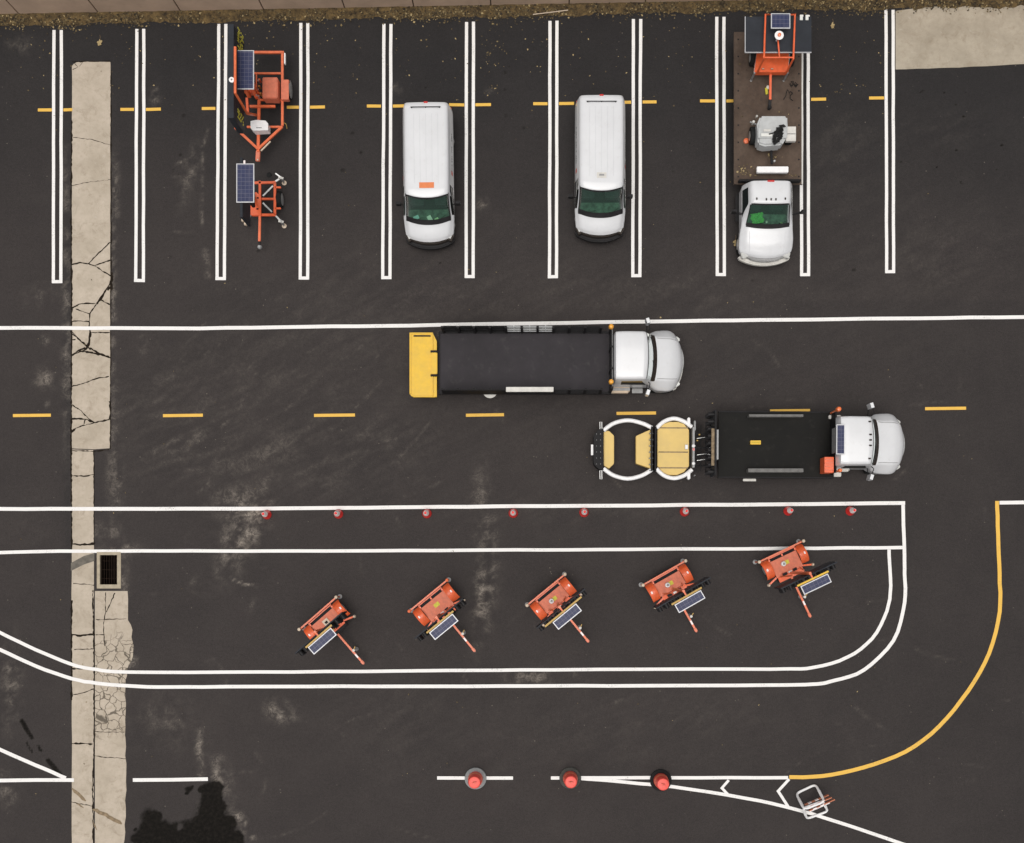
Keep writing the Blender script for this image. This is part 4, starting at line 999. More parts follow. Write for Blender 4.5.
# ------------------------------------------------------------------ medium duty trucks
def truck_cab(par, x0, lights, ex=0):
    CST = [(0,.75,.96,1.6,.98,2.36,.84,0),(.06,.72,1.0,1.6,1.03,2.50,.93,0),(.4,.72,1.0,1.6,1.03,2.54,.95,0),(1.15,.72,1.0,1.6,1.03,2.55,.94,.05),(1.30,.72,1.0,1.6,1.03,2.50,.93,.09),
           (1.42,.72,1.0,1.6,1.02,2.32,.90,.11),(1.62,.70,1.0,1.55,1.03,1.93,.92,.15),(1.72,.68,1.06,1.42,1.10,1.83,.90,.16),(1.9,.62,1.15,1.28,1.20,1.77,.86,.14),(2.25,.60,1.18,1.24,1.23,1.68,.86,.14),
           (2.50,.62,1.14,1.18,1.19,1.56,.84,.17),(2.68,.66,1.04,1.10,1.09,1.40,.78,.20),(2.79,.72,.92,1.0,.97,1.18,.68,.22)]
    CST = [(q[0]+ex*max(0, min(1, (q[0]-1.72)/.5)),)+q[1:] for q in CST]
    B = Body(CST, .04, .13)
    root = bpy.data.objects.new('cab_placement', None)
    sh = B.shell('white_paint', .06, [(1.36, 1.62, -.40, .40)])
    def mv(mb):
        mb.v = [(v[0]+x0, v[1], v[2]) for v in mb.v]; return mb
    bpy.data.objects.remove(root)
    mv(sh).build('cab', par, 0, 40)
    mv(B.patch(1.36, 1.62, -.40, .40, 'green_glass', .004, 6, 20)).build('windshield', par)
    mb = MB(); B.patch(1.58, 1.75, -.40, .40, 'trim_brown', .012, 2, 20, mb); B.patch(1.33, 1.36, -.39, .39, 'plastic_black', .005, 1, 14, mb); mv(mb).build('windshield_seal', par)
    for b in (-.3, .06): mb = MB(); mb.tube([B.PN(1.66, b, .03), B.PN(1.62, b+.12, .03), B.PN(1.58, b+.26, .026)], .009, 'plastic_black', 5); mv(mb).build('wiper_blade', par)
    for s_ in (-1, 1):
        mb = MB(); B.patch(.3, 1.3, s_*.50, s_*.685, 'dark_glass', .007, 8, 4, mb, lambda b: (.3, 1.15+.3*b)); mv(mb).build('side_window', par)
        mb = MB(); mb.tube([B.PN(x, s_*.345, .002) for x in np.linspace(1.82, 2.66, 12)], .010, 'grey_steel', 5); mv(mb).build('hood_seam', par)
        p = B.P(1.5, s_*.6); q = Vector((1.34, s_*1.42, 2.05)); mb = MB()
        mb.tube([p+Vector((0, 0, .35)), (1.42, s_*1.1, 2.3), q+Vector((0, 0, .2))], .022, 'plastic_black', 6); mb.tube([p+Vector((0, 0, -.2)), q+Vector((0, 0, -.2))], .022, 'plastic_black', 6)
        mb.box(q.x-.06, q.x+.08, q.y-.12, q.y+.10, q.z-.22, q.z+.24, 'white_paint', rz=s_*.3); mv(mb).build('mirror', par, .03)
        mb = MB(); mb.box(2.45+ex, 2.68+ex, s_*.90-.10, s_*.90+.10, .86, 1.10, 'lamp_lens', rz=-s_*.6); mv(mb).build('headlight', par, .03)
    if lights:
        for t in (-.27, -.08, 0, .08, .27):
            p = B.PN(1.20, t, 0); mb = MB(); mb.box(p.x-.06, p.x+.05, p.y-.03, p.y+.03, p.z-.01, p.z+.045, 'trim_brown'); mv(mb).build('roof_light', par, .012)
    # grille, bumper, dash, seats
    nose(x0+2.84+ex, .12, .55, x0+2.6, .75, 1.22, 'grey_steel', 'grille', par, .04)
    nose(x0+2.88+ex, .34, 1.10, x0+2.5, .45, .72, 'pale_paint', 'front_bumper', par, .04)
    mb = MB(); mb.box(x0+1.2, x0+1.72, -.86, .86, 1.2, 1.5, 'dash'); mb.build('dashboard', par, .05)
    for s_ in (-1, 1):
        mb = MB(); mb.box(x0+.45, x0+.95, s_*.48-.26, s_*.48+.26, 1.1, 1.4, 'seat_fabric'); mb.box(x0+.3, x0+.46, s_*.48-.25, s_*.48+.25, 1.3, 2.0, 'seat_fabric', ry=-.12); mb.build('seat', par, .05)
    mb = MB(); mb.tube([(x0+1.12+.08*math.cos(a), .48+.21*math.sin(a), 1.58+.13*math.cos(a)) for a in np.linspace(0, 6.283, 18, endpoint=False)], .017, 'plastic_black', 6, True); mb.build('steering_wheel', par)
    return B
# stake-bed truck
st = thing('stake_truck', (*G(545, 362, 1.0)[:2], 0), 0, 'white-cab stake bed truck with yellow liftgate at its tail', 'truck')
f = Frame(st); rc = f(614.5, 356, 2.5).x
yc = 0.0
truck_cab(st, rc, False, .07)
BZ = 1.12; x0, x1 = f(440, 362, BZ).x, f(610.5, 362, BZ).x; y1 = f(500, 332.5, BZ).y; y0 = f(500, 393, BZ).y
mb = MB(); mb.box(x0, x1, y0, y1, BZ-.1, BZ, 'bed_black')
mb.build('bed_floor', st)
for y, s_ in ((y0, -1), (y1, 1)): mb = MB(); mb.box(x0-.04, x1+.04, y-.04, y+.04, BZ-.16, BZ+.05, 'black_steel'); mb.build('bed_rail', st, .008)
mb = MB(); mb.box(x0-.06, x0, y0, y1, BZ-.16, BZ+.05, 'black_steel'); mb.build('rear_sill', st, .008)
SH = 1.05
posts = [442.5+15.85*k for k in range(11)]
for side, yy in ((1, y1), (-1, y0)):
    px_ = [f(p, 362, 1.9).x for p in posts]
    for k, x in enumerate(px_):
        mb = MB(); mb.box(x-.045, x+.045, yy-.055, yy+.035, BZ+.051, BZ+SH+.03, 'black_steel'); mb.build('stake', st, .006)
    groups = ((0, 4), (4, 7), (7, 10))
    for gi, (a, b) in enumerate(groups):
        mb = MB(); xa, xb = px_[a]+.05, px_[b]-.05
        if gi == 1 and side == 1:
            mt = 'light_grey_paint'
        else: mt = 'black_steel'
        n_ = (6 if side == -1 else 4) if gi == 1 else (6 if gi else 4)
        for q in range(n_):
            z = BZ+.12+q*(SH-.14)/(n_-1); th = .05 if gi == 2 else (.022 if gi == 1 and side == 1 else .09)
            for k in range(a, b): mb.box(px_[k]+.05, px_[k+1]-.05, yy-.015+side*.03, yy+.015+side*.03, z-th/2, z+th/2, mt)
        mb.build('side_panel', st, .004)
        if gi == 0:
            mb = MB(); mb.box(xa, xb, yy+side*.046, yy+side*.056, BZ+.06, BZ+SH-.1, 'black_steel'); mb.build('side_sheet', st)
        elif gi == 1:
            mb = MB(); xm = (xa+xb)/2
            for k in range(a, b): xm = (px_[k]+px_[k+1])/2; mb.box(xm-.02, xm+.02, yy+side*.046, yy+side*.066, BZ+.06, BZ+SH-.02, mt)
            mb.build('side_brace', st)
    if side == -1:
        a, b = f(506, 390.2, BZ+SH+.1), f(553.5, 395, BZ+SH+.1); mb = MB(); mb.box(a.x, b.x, y0-.13, y0+.06, BZ+SH+.032, BZ+SH+.11, 'pale_paint'); mb.build('rail_cap', st, .01)
mb = MB(); hx = f(611.8, 362, 2.2).x
for z in np.linspace(BZ+.1, BZ+SH+.05, 9): mb.box(hx-.03, hx+.03, y0+.05, y1-.05, z-.035, z+.035, 'black_steel')
for y in (y0+.03, y0+.8, y1-.8, y1-.03): mb.box(hx-.055, hx+.055, y-.04, y+.04, BZ-.05, BZ+SH+.12, 'black_steel')
mb.box(hx+.005, hx+.03, y0+.1, y1-.1, BZ+SH+.05, BZ+SH+.09, 'grey_steel'); mb.build('headboard', st, .006)
for py_ in (326.3, 381.5):
    q = f(611.3, py_, 2.45); mb = MB(); mb.lathe([(.06, 2.2), (.06, 2.34), (.105, 2.345), (.105, 2.42), (.08, 2.5), (.03, 2.53)], 'amber_lens', 18, (q.x, q.y, 0)); mb.build('beacon', st)
# liftgate
LZ = 1.15
a, b = f(409.5, 397, LZ), f(433, 332.5, LZ)
mb = MB(); mb.box(a.x+.05, b.x-.03, a.y+.05, b.y-.04, LZ-.16, LZ-.05, 'yellow_paint'); lg = mb.build('liftgate', st)
mb = MB()
mb.box(a.x, a.x+.06, a.y+.12, b.y, LZ-.2, LZ, 'yellow_paint'); mb.box(a.x+.06, b.x, b.y-.05, b.y, LZ-.2, LZ, 'yellow_paint'); mb.box(a.x+.14, b.x, a.y, a.y+.05, LZ-.2, LZ, 'yellow_paint'); mb.box(b.x-.05, b.x, a.y+.05, b.y-.05, LZ-.2, LZ, 'yellow_paint')
mb.bar((a.x+.02, a.y+.15, LZ-.1), (a.x+.16, a.y+.02, LZ-.1), .05, .2, 'yellow_paint'); mb.build('gate_frame', lg, .01)
mb = MB(); mb.box(a.x+.16, b.x-.1, b.y-.16, b.y-.10, LZ-.05, LZ-.035, 'black_steel'); mb.build('hand_slot', lg)
mb = MB()
mb.prism([(b.x, a.y), (b.x+.15, a.y+.02), (b.x+.15, b.y-.35), (b.x, b.y-.03)], LZ-.22, LZ-.06, 'yellow_paint'); mb.build('gate_flap', lg, .008)
c0, c1 = f(431.2, 374, LZ+.05), f(437.3, 352.5, LZ+.05); mb = MB(); mb.box(c0.x, c1.x, c0.y, c1.y, LZ-.05, LZ+.06, 'yellow_paint'); mb.build('gate_step', lg, .02)
mb = MB(); mb.box(c0.x-.03, c1.x+.02, c0.y-.09, c0.y-.01, LZ-.05, LZ+.06, 'black_steel'); mb.box(c0.x-.03, c1.x+.02, c1.y+.01, c1.y+.09, LZ-.05, LZ+.06, 'black_steel'); mb.build('hinge', lg, .01)
mb = MB()
for s_ in (-.7, .7): mb.bar((b.x+.2, s_, .8), (b.x-.3, s_, .9), .1, .12, 'black_steel')
mb.box(b.x+.02, x0-.06, -.9, .9, .55, .75, 'black_steel'); mb.build('lift_arm', lg)
mb = MB()
for s_ in (-1, 1): mb.box(x0, rc+2.6, s_*.42-.04, s_*.42+.04, .65, .9, 'black_steel')
for i in range(10): x = x0+.3+i*.7; mb.box(x, x+.08, y0+.05, y1-.05, .9, BZ-.102, 'black_steel')
mb.build('chassis', st)
for s_ in (-1, 1): wheel(st, rc+2.05, s_*1.0, .48, .27, s_); wheel(st, f(470, 362, .5).x, s_*.88, .48, .26, s_, True)
mb = MB(); mb.box(rc-.2, rc+.75, -1.22, -.80, .45, .86, 'cream_paint'); mb.build('fuel_tank', st, .06)
mb = MB(); mb.box(rc-.2, rc+.75, -1.15, -1.04, .865, .90, 'grey_steel'); mb.box(rc+.86, rc+1.3, -1.2, -1.0, .5, .56, 'grey_steel'); mb.build('side_step', st, .01)
mb = MB(); mb.box(rc-.1, rc+.8, .85, 1.18, .45, .86, 'black_steel'); mb.build('battery_box', st, .03)
mb = MB(); q = f(490, 397, .9); mb.lathe([(.05, 0), (.28, .02), (.30, .05), (.2, .07)], 'pale_paint', 20, (q.x, y0+.13, .80)); mb.build('cap_disc', st)
# dumper/attenuator truck
at_ = thing('attenuator_truck', (*G(780, 444, 1.0)[:2], 0), R(-.3), 'white-cab truck with black bed towing a folded-out yellow crash cushion', 'truck')
f = Frame(at_); rc2 = f(839.5, 440, 2.5).x
truck_cab(at_, rc2, True, .18)
BZ = 1.12; x0, x1 = f(718.5, 444, BZ).x, f(834, 444, BZ).x; y1 = f(780, 412, BZ).y; y0 = f(780, 477.5, BZ).y
mb = MB(); mb.box(x0, x1, y0, y1, BZ-.1, BZ, 'bed_worn_black'); mb.build('bed_floor', at_)
for y in (y0, y1): mb = MB(); mb.box(x0-.02, x1, y-.03, y+.03, BZ-.15, BZ+.03, 'black_steel'); mb.build('bed_rail', at_, .006)
for (pa, pb, py_) in ((749, 803.5, 415.5), (748, 803.5, 470.3)):
    a = f(pa, py_, 1.55); b = f(pb, py_, 1.55); mb = MB(); wd = .05 if py_ < 440 else .075
    mb.add([(a.x+.02, a.y-wd, 1.55), (b.x, b.y-wd, 1.55), (b.x, b.y+wd, 1.55), (a.x, a.y+wd, 1.55), (a.x, a.y-wd, BZ+.035), (b.x, b.y-wd, BZ+.035), (b.x, b.y+wd, BZ+.035), (a.x, a.y+wd, BZ+.035)], [(0,1,2,3),(7,6,5,4),(0,4,5,1),(1,5,6,2),(2,6,7,3),(3,7,4,0)], 'worn_steel')
    mb.build('cone_holder_rail', at_, .01)
mb = MB(); hx = f(836.5, 444, 2.0).x
mb.box(hx-.03, hx+.03, y0+.15, y1-.1, BZ, 1.95, 'black_steel'); mb.box(x1-.02, hx+.02, y0+.1, y1-.1, BZ-.1, BZ, 'black_steel'); mb.build('headboard', at_, .02)  # second box is a black floor-level strip standing in for shadow
a, b = f(824.5, 472.5, 1.9), f(833.8, 457, 1.9); mb = MB(); mb.box(a.x, b.x, a.y, b.y, 1.2, 1.9, 'orange_paint')
for i in range(4): mb.box(a.x+.04, b.x-.04, a.y+.08+i*.14, a.y+.12+i*.14, 1.901, 1.912, 'faded_orange')
mb.build('control_box', at_, .03)
for (px_, py_, rr) in ((839, 409, .10), (840.3, 470.3, .08)):
    q = f(px_, py_, 2.4); mb = MB(); mb.lathe([(.04, 1.2), (.04, 2.25), (rr, 2.26), (rr*1.05, 2.36), (rr*.8, 2.45), (.02, 2.48)], 'orange_lens', 18, (q.x, q.y, 0)); mb.build('beacon', at_)
a, b = f(836, 454.5, 2.62), f(844.8, 424.5, 2.62); so = solar(at_, ((a.x+b.x)/2, (a.y+b.y)/2, 2.66), b.x-a.x, b.y-a.y)
mb = MB(); mb.box(a.x, a.x+.04, a.y+.1, b.y-.1, 2.0, 2.62, 'grey_steel'); mb.build('panel_bracket', at_)
mb = MB(); mb.box(rc2-.25, rc2+.55, -1.30, -1.12, .62, .80, 'pale_paint'); mb.build('side_step', at_, .02)
mb = MB(); mb.box(rc2-.02, rc2+.85, -1.1, -.86, .62, .98, 'pale_paint'); mb.build('fuel_tank', at_, .05)
mb = MB(); mb.box(rc2-.1, rc2+.4, 1.0, 1.15, 1.15, 1.3, 'pale_paint'); mb.build('grab_rail', at_, .02)
mb = MB()
for s_ in (-1, 1): mb.box(x0-.1, rc2+2.6, s_*.42-.04, s_*.42+.04, .65, .9, 'black_steel')
for i in range(7): x = x0+.2+i*.68; mb.box(x, x+.08, y0+.05, y1-.05, .9, BZ-.102, 'black_steel')
mb.build('chassis', at_)
for s_ in (-1, 1): wheel(at_, rc2+2.05, s_*1.0, .48, .27, s_); wheel(at_, f(752, 444, .5).x, s_*.88, .48, .26, s_, True)
mb = MB(); mb.box(f(743, 478, .9).x, f(756, 478, .9).x, y0-.14, y0-.04, .85, .92, 'pale_paint'); mb.build('marker_bar', at_, .01)
# arrow board standing at the tail, seen from above
bx = f(715, 443, 2.4).x; mb = MB(); ya, yb = f(715, 475.5, 2.3).y, f(715, 410.5, 2.3).y
mb.box(bx-.03, bx+.04, ya, yb, 1.35, 2.5, 'sign_board'); ab = mb.build('arrow_board', at_, .008)
mb = MB(); mb.box(bx-.035, bx+.045, ya-.01, yb+.01, 2.502, 2.53, 'black_steel'); mb.box(bx+.05, bx+.13, f(0, 456, 2.4).y, f(0, 426, 2.4).y, 2.2, 2.48, 'grey_steel'); mb.build('top_rail', ab, .006)
for row in range(3):
    for k in range(9):
        if row == 1 and k % 2: continue
        y = ya+.15+k*(yb-ya-.3)/8; z = 1.55+row*.38; mb = MB(); rows_ = []
        for i in range(2):
            rows_.append([(bx-.032-.24*i*(1 if abs(a) < 1.2 else .5), y+.085*math.sin(a), z+.085*math.cos(a)) for a in np.linspace(-1.9, 1.9, 9)])
        mb.grid(rows_, 'plastic_black'); mb.lathe([(.07, -.045), (.07, -.034)], 'amber_lens', 12, (bx, y, z), 'X'); mb.build('lamp', ab)
mb = MB(); mb.box(bx-.15, bx-.036, f(0, 462, 2.4).y, f(0, 425, 2.4).y, 2.40, 2.49, 'brown_stain'); mb.build('board_backing', ab)
mb = MB()
for s_ in (-.55, .55): mb.box(bx-.04, bx+.02, s_-.04, s_+.04, .7, 1.4, 'black_steel')
mb.build('board_post', ab)
# hitch gear
mb = MB(); r2 = random.Random(2)
xa, xb = f(694, 444, .8).x, x0-.05
for py_ in (435, 452, 430, 462, 444): mb.bar((xa, f(0, py_, .8).y, .72+r2.uniform(-.1, .15)), (xb, f(0, py_, .8).y+r2.uniform(-.1, .1), .8+r2.uniform(-.1, .15)), .07, .07, 'black_steel')
for px_ in (698, 703, 708): mb.bar((f(px_, 0, .8).x, f(0, 468, .8).y, .84), (f(px_, 0, .8).x, f(0, 421, .8).y, .84), .04, .05, 'black_steel')
mb.build('hitch_frame', at_, .006)
mb = MB()
for py_ in (435, 451.5, 457): 
    y = f(0, py_, .9).y; mb.tube([(xa+.1, y, .95), (xa+.45, y+.05, .98), (xb-.2, y, .95)], .016, 'alloy', 6)
for k in range(14):
    x, y = xa+.1+r2.random()*.6, f(0, r2.uniform(424, 464), .9).y; mb.box(x-.03, x+.03, y-.025, y+.025, .88, .97, r2.choice(['grey_steel', 'brass_yellow', 'alloy', 'black_steel', 'black_steel']))
mb.build('hydraulics', at_)
# crash cushion
cc = bpy.data.objects.new('cc', None)
def pt(px, py, h): return f(px, py, h)
TZ = .85
def hoop(pl, name='hoop'):
    mb = MB(); mb.tube([pt(x, y, TZ) for x, y in sm(pl, 5)], .085, 'plastic_white', 12); return mb.build(name, at_)
hoop([(603.5,430.5),(613.5,423.4),(627.7,420.3),(642,423.2),(652,427.8)]); hoop([(603.5,468.5),(613.5,475.3),(627.7,478.6),(642,475.4),(652,469.5)])
hoop([(656.5,428),(664,421.5),(674,418.5),(684,421.5),(692,427)]); hoop([(656.5,468.8),(664,475.5),(674,478.2),(684,475.5),(692,469.5)])
def cushion(pl, z0, z1, name='cushion', m_='cushion_yellow', bev=.02):
    mb = MB(); mb.prism([(pt(x, y, z1).x, pt(x, y, z1).y) for x, y in pl], z0, z1, m_); return mb.build(name, at_, bev)
cushion([(603.8,431.5),(609,430.8),(614,435.5),(614,463.5),(609,468.5),(603.8,465.5)], .45, .80)
cushion([(636,436),(650.5,429.5),(651,468.5),(636,463.3)], .45, .80)
k2 = cushion([(657.5,430),(664,423.5),(670,421.8),(678,421.8),(684,424),(689,430),(689,466),(684,472),(677,475),(669,475),(663,473),(657.5,466)], .45, .80)
mb = MB()
for py_ in (427.8, 452, 467.8): a, b = pt(658.5, py_, .81), pt(688, py_, .81); mb.box(a.x, b.x, a.y-.022, a.y+.022, .801, .812, 'brown_stain')
mb.build('cushion_seam', k2)
mb = MB(); q = pt(686.5, 447, .82); mb.box(q.x-.07, q.x+.07, q.y-.1, q.y+.1, .801, .83, 'plastic_white'); mb.build('cushion_label', k2, .02)
mb = MB(); mb.prism([(pt(x, y, .95).x, pt(x, y, .95).y) for x, y in ((603.5,428.5),(603.5,470),(599.5,469.5),(594.5,465),(593.5,462),(593.5,436),(595,433),(599.5,429))], .35, .95, 'black_steel')
for yy in (434, 440, 446, 452, 458, 464):
    for xx in (596.5, 600.5): q = pt(xx, yy, .95); mb.box(q.x-.02, q.x+.02, q.y-.02, q.y+.02, .951, .965, 'grey_steel')
ep = mb.build('end_plate', at_, .02)
mb = MB(); a, b = pt(591.8, 455, .8), pt(593.4, 444.5, .8); mb.box(a.x-.03, b.x, a.y, b.y, .55, .8, 'plastic_white'); mb.build('end_reflector', ep, .01)
for (ya, yb) in ((422, 430), (470.5, 479)):
    mb = MB(); a, b = pt(600.8, ya, .9), pt(601, yb, .9); mb.tube([a+Vector((-.04, 0, 0)), b+Vector((-.04, 0, 0)), b+Vector((.04, 0, 0)), a+Vector((.04, 0, 0))], .018, 'alloy', 6, True); mb.build('lamp_bracket', ep)
mb = MB()
for px_ in (651.6, 655.4): a, b = pt(px_, 470.8, .95), pt(px_, 426.5, .95); mb.box(a.x-.035, a.x+.035, a.y, b.y, .35, .98, 'black_steel')
for k in range(7): y = pt(0, 430+k*6.2, .95).y; a, b = pt(651.5, 0, .95).x, pt(655.5, 0, .95).x; mb.box(a, b, y-.02, y+.02, .8, .96, 'grey_steel')
mb.build('centre_frame', at_, .006)
mb = MB(); a, b = pt(693, 467.5, 1.0), pt(694.3, 427, 1.0); mb.box(a.x-.02, b.x+.02, a.y, b.y, .4, 1.0, 'grey_steel')
for yy in (446, 463.5): q = pt(693.4, yy, 1.0); mb.lathe([(.07, 1.0), (.075, 1.05), (.03, 1.08)], 'plastic_white', 12, (q.x, q.y, 0))
q = pt(693.5, 449.5, 1.0); mb.box(q.x-.05, q.x+.05, q.y-.06, q.y+.06, 1.0, 1.04, 'red_lens'); mb.build('rear_beam', at_, .01)
for (ya, yb) in ((417.3, 426.5), (471.5, 479.3)):
    a, b = pt(689, ya, 1.0), pt(689.5, yb, 1.0); mb = MB(); mb.box(a.x-.055, a.x+.055, b.y, a.y, .7, 1.0, 'plastic_white'); mb.build('marker_post', at_, .03)
    a, b = pt(695, ya+3.2, 1.0), pt(695, (yb+4 if ya < 440 else yb-3.5), 1.0); mb = MB(); mb.box(a.x-.035, a.x+.035, min(a.y, b.y), max(a.y, b.y), .6, 1.0, 'grey_steel'); mb.build('marker_post', at_, .02)
mb = MB()
for (px_, py_) in ((601, 436), (601, 463), (653.5, 434), (653.5, 464)): q = pt(px_, py_, .2); mb.bar((q.x, q.y, .36), (q.x, q.y, .12), .05, .05, 'black_steel'); mb.lathe([(.06, -.03), (.09, -.03), (.09, .03), (.06, .03)], 'rubber', 14, (q.x, q.y, .095), 'Y')
mb.build('caster', at_)
bpy.data.objects.remove(cc)
q = G(755, 442.8, BZ); mb = MB(); mb.box(-.21, .21, -.08, .08, .003, .14, 'yellow_paint'); mb.box(-.16, .16, -.012, .012, .141, .15, 'yellow_mark'); tag(mb.build('wheel_chock', None, .015, 35, (q.x, q.y, BZ)), 'small yellow block lying on the black bed of the crash cushion truck', 'block')

# ------------------------------------------------------------------ arrow board trailers
def row_trailer(rc_, ang, label, var):
    g = G(rc_[0], rc_[1], .8); fw = Vector((math.cos(R(ang)), math.sin(R(ang)), 0))
    loc = Vector((g.x, g.y, 0))+fw*.55; ext = .20 if var in (2, 5) else 0; dk_ = ext*.7; UP = .6
    t = thing('arrow_board_trailer', loc, R(ang), label, 'trailer', 'orange arrow board trailers in a row')
    rb = -.55
    faded = 'faded_orange'
    # rear beam with jacks at its ends
    mb = MB(); mb.bar((rb, -.98, .78), (rb, .98, .78), .065, .08, 'tube_orange'); mb.build('rear_beam', t, .012)
    for s_ in (-1, 1):
        mb = MB(); y = s_*1.0; mb.bar((rb+.0, y, .05), (rb+.0, y, .84), .055, .055, 'tube_orange'); mb.lathe([(.07, .84), (.075, .87), (.06, .93), (.02, .95)], 'cream_paint' if var != 2 else 'tube_orange', 12, (rb, y, 0)); mb.lathe([(.1, .004), (.1, .02), (.03, .06)], 'grey_steel', 12, (rb, y, 0)); mb.build('jack', t)
    # deck plate with slots (open: frame + plate)
    cuts = [(-.50, .50)] if var in (1, 3, 4) else [(-.52, -.03), (.03, .52)]
    mb = MB()
    mb.box(rb+.17, rb+.30-.0, -.62, .62, .60, .64, 'black_steel')
    mb.box(rb+.21, rb+.80+dk_, -.60, .60, .655, .70, faded); mb.box(rb+.04, rb+.10, -.62, .62, .655, .70, 'orange_paint')
    for y in (-.58, .58) + ((0,) if len(cuts) == 2 else ()): mb.box(rb+.10, rb+.21, y-.04, y+.04, .655, .70, 'orange_paint')
    dk = mb.build('deck', t, .008)
    mb = MB(); mb.box(rb+.0, rb+1.15, -.58, .58, .42, .60, 'black_steel'); mb.build('battery_box', t, .02)
    mb = MB(); mb.box(rb+.42, rb+.58, -.10, .14, .702, .708, 'yellow_mark' if var != 1 else 'brass_yellow')
    if var == 1: mb.box(rb+.36, rb+.62, -.13, .13, .709, .73, 'cream_paint'); mb.box(rb+.45, rb+.55, -.06, .06, .731, .74, 'black_steel')
    mb.build('label_plate', dk)
    for s_ in (-1, 1):        # fenders
        mb = MB(); prof = [(rb+.08, .50), (rb+.14, .74), (rb+.32, .84), (rb+.62, .84), (rb+.80, .74), (rb+.86, .50)]
        P = []
        for x, z in [(rb+.08+.78*i/10, .50+.36*math.sin(math.pi*i/10)**.6) for i in range(11)]: P.append([(x, s_*.60, z), (x, s_*.63, z+.015), (x, s_*.92, z+.01), (x, s_*.95, z-.015)])
        mb.grid(P, 'orange_paint', s_ > 0); mb.grid([[(p[0], p[1], p[2]-.01) for p in r_] for r_ in P], 'orange_paint', s_ < 0)
        fo = mb.build('fender', t, 0, 50)
        mb = MB(); mb.box(rb+.40, rb+.50, s_*.84-.03, s_*.84+.03, .872, .885, 'collar_white'); mb.build('fender_highlight', fo)  # small white plate stands in for the glossy highlight on the fender
        mb = MB(); mb.lathe([(.2, -.09), (.29, -.09), (.31, -.06), (.31, .06), (.29, .09), (.2, .09)], 'rubber', 24, (rb+.47, s_*.79, .31), 'Y'); w = mb.build('wheel', t)
        mb = MB(); mb.lathe([(.19, -.1), (.15, -.093), (.15, .093), (.19, .1)], 'alloy', 16, (rb+.47, s_*.79, .31), 'Y'); mb.build('rim', w)
        if s_ > 0 or var != 1:
            mb = MB(); mb.bar((rb+.9, s_*.55, .6), (rb+1.05, s_*.98, .55), .07, .07, 'orange_paint'); mb.lathe([(.06, .5), (.065, .62), (.03, .68)], 'cream_paint', 10, (rb+1.06, s_*1.0, 0)); mb.build('front_jack', t)
    mb = MB(); mb.box(rb+.80+dk_, rb+1.02+dk_, -.55, .55, .60, .65, 'orange_paint')
    mb.box(rb+.84, rb+.98, -.35, -.12, .681, .74, 'black_steel'); mb.box(rb+.84, rb+.98, .12, .32, .681, .72, 'black_steel'); mb.box(rb+.86, rb+.96, -.08, .08, .681, .78, 'paper' if var > 1 else 'brass_yellow'); mb.build('front_beam', t, .01)
    # tongue, jack and coupler
    mb = MB(); mb.bar((rb+.8, 0, .50), (rb+2.62+ext, 0, .50), .08, .08, 'tube_orange'); tg = mb.build('tongue', t, .01)
    mb = MB(); mb.box(rb+2.26, rb+2.44, -.035, .035, .544, .555, 'collar_white'); mb.build('tongue_label', tg)
    mb = MB(); mb.lathe([(.04, .1), (.04, .72), (.055, .73), (.055, .78)], 'pale_paint', 12, (rb+2.10, .09, 0)); mb.bar((rb+2.10, .09, .76), (rb+2.02, .24, .76), .03, .03, 'brass_yellow'); mb.lathe([(.09, .004), (.09, .02), (.03, .1)], 'grey_steel', 12, (rb+2.10, .09, 0)); mb.build('tongue_jack', t)
    mb = MB(); mb.box(rb+2.6+ext, rb+2.80+ext, -.055, .055, .45, .56, 'tube_orange'); mb.build('coupler', t, .03)
    # mast
    mx_ = rb+.76+ext
    mb = MB(); mb.bar((mx_, 0, .62), (mx_, 0, 3.35+UP), .09, .09, 'tube_orange')
    for s_ in (-1, 1): mb.bar((mx_-.02, s_*.45, .62), (mx_, s_*.25, 2.0), .05, .05, 'tube_orange')
    mb.build('mast', t)
    q = rb+.50; mb = MB(); mb.lathe([(.10, .71), (.11, .80), (.085, .86), (.05, .87)], 'plastic_white', 16, (q, -.12, 0)); mb.lathe([(.05, .872), (.05, .9), (.02, .92)], 'grey_steel', 12, (q, -.12, 0))
    if var > 2: mb.build('beacon', t)
    # arrow board
    bx_ = mx_+.07; W = 1.20
    mb = MB(); mb.box(bx_, bx_+.05, -W, W, 2.12+UP*.5, 3.32+UP*.5, 'sign_board'); ab_ = mb.build('arrow_board', t, .008)
    mb = MB(); wb_ = .66 if var != 3 else .9; mb.box(bx_+.12, bx_+.19, -wb_, wb_, 3.33+UP, 3.39+UP, 'brass_yellow' if var != 5 else 'yellow_paint'); mb.build('top_rail', ab_, .008)
    for rw in range(5):
        for k in range(9):
            keep_ = (rw == 2) or (k in (0, 8) and rw in (1, 3)) or (k in (1, 7) and rw in (0, 4)) or (k in (2, 6) and rw in (1, 3))
            if not keep_: continue
            y = -W+.13+k*(2*W-.26)/8; z = 2.28+rw*.22+UP*.5
            mb = MB(); mb.grid([[(bx_+.052+.2*i, y+.08*math.sin(a), z+.08*math.cos(a)) for a in np.linspace(-1.8, 1.8, 9)] for i in range(2)], 'plastic_black', True)
            mb.lathe([(.065, .052), (.065, .06)], 'amber_lens', 10, (bx_, y, z), 'X'); mb.build('lamp', ab_)
    # solar panel on top
    so = solar(t, (bx_+.39, 0, 3.45+UP), .36, 1.15)
    mb = MB(); mb.bar((mx_, 0, 3.32+UP), (bx_+.39, 0, 3.38+UP), .06, .05, 'tube_orange'); mb.build('panel_mount', t)
    return t
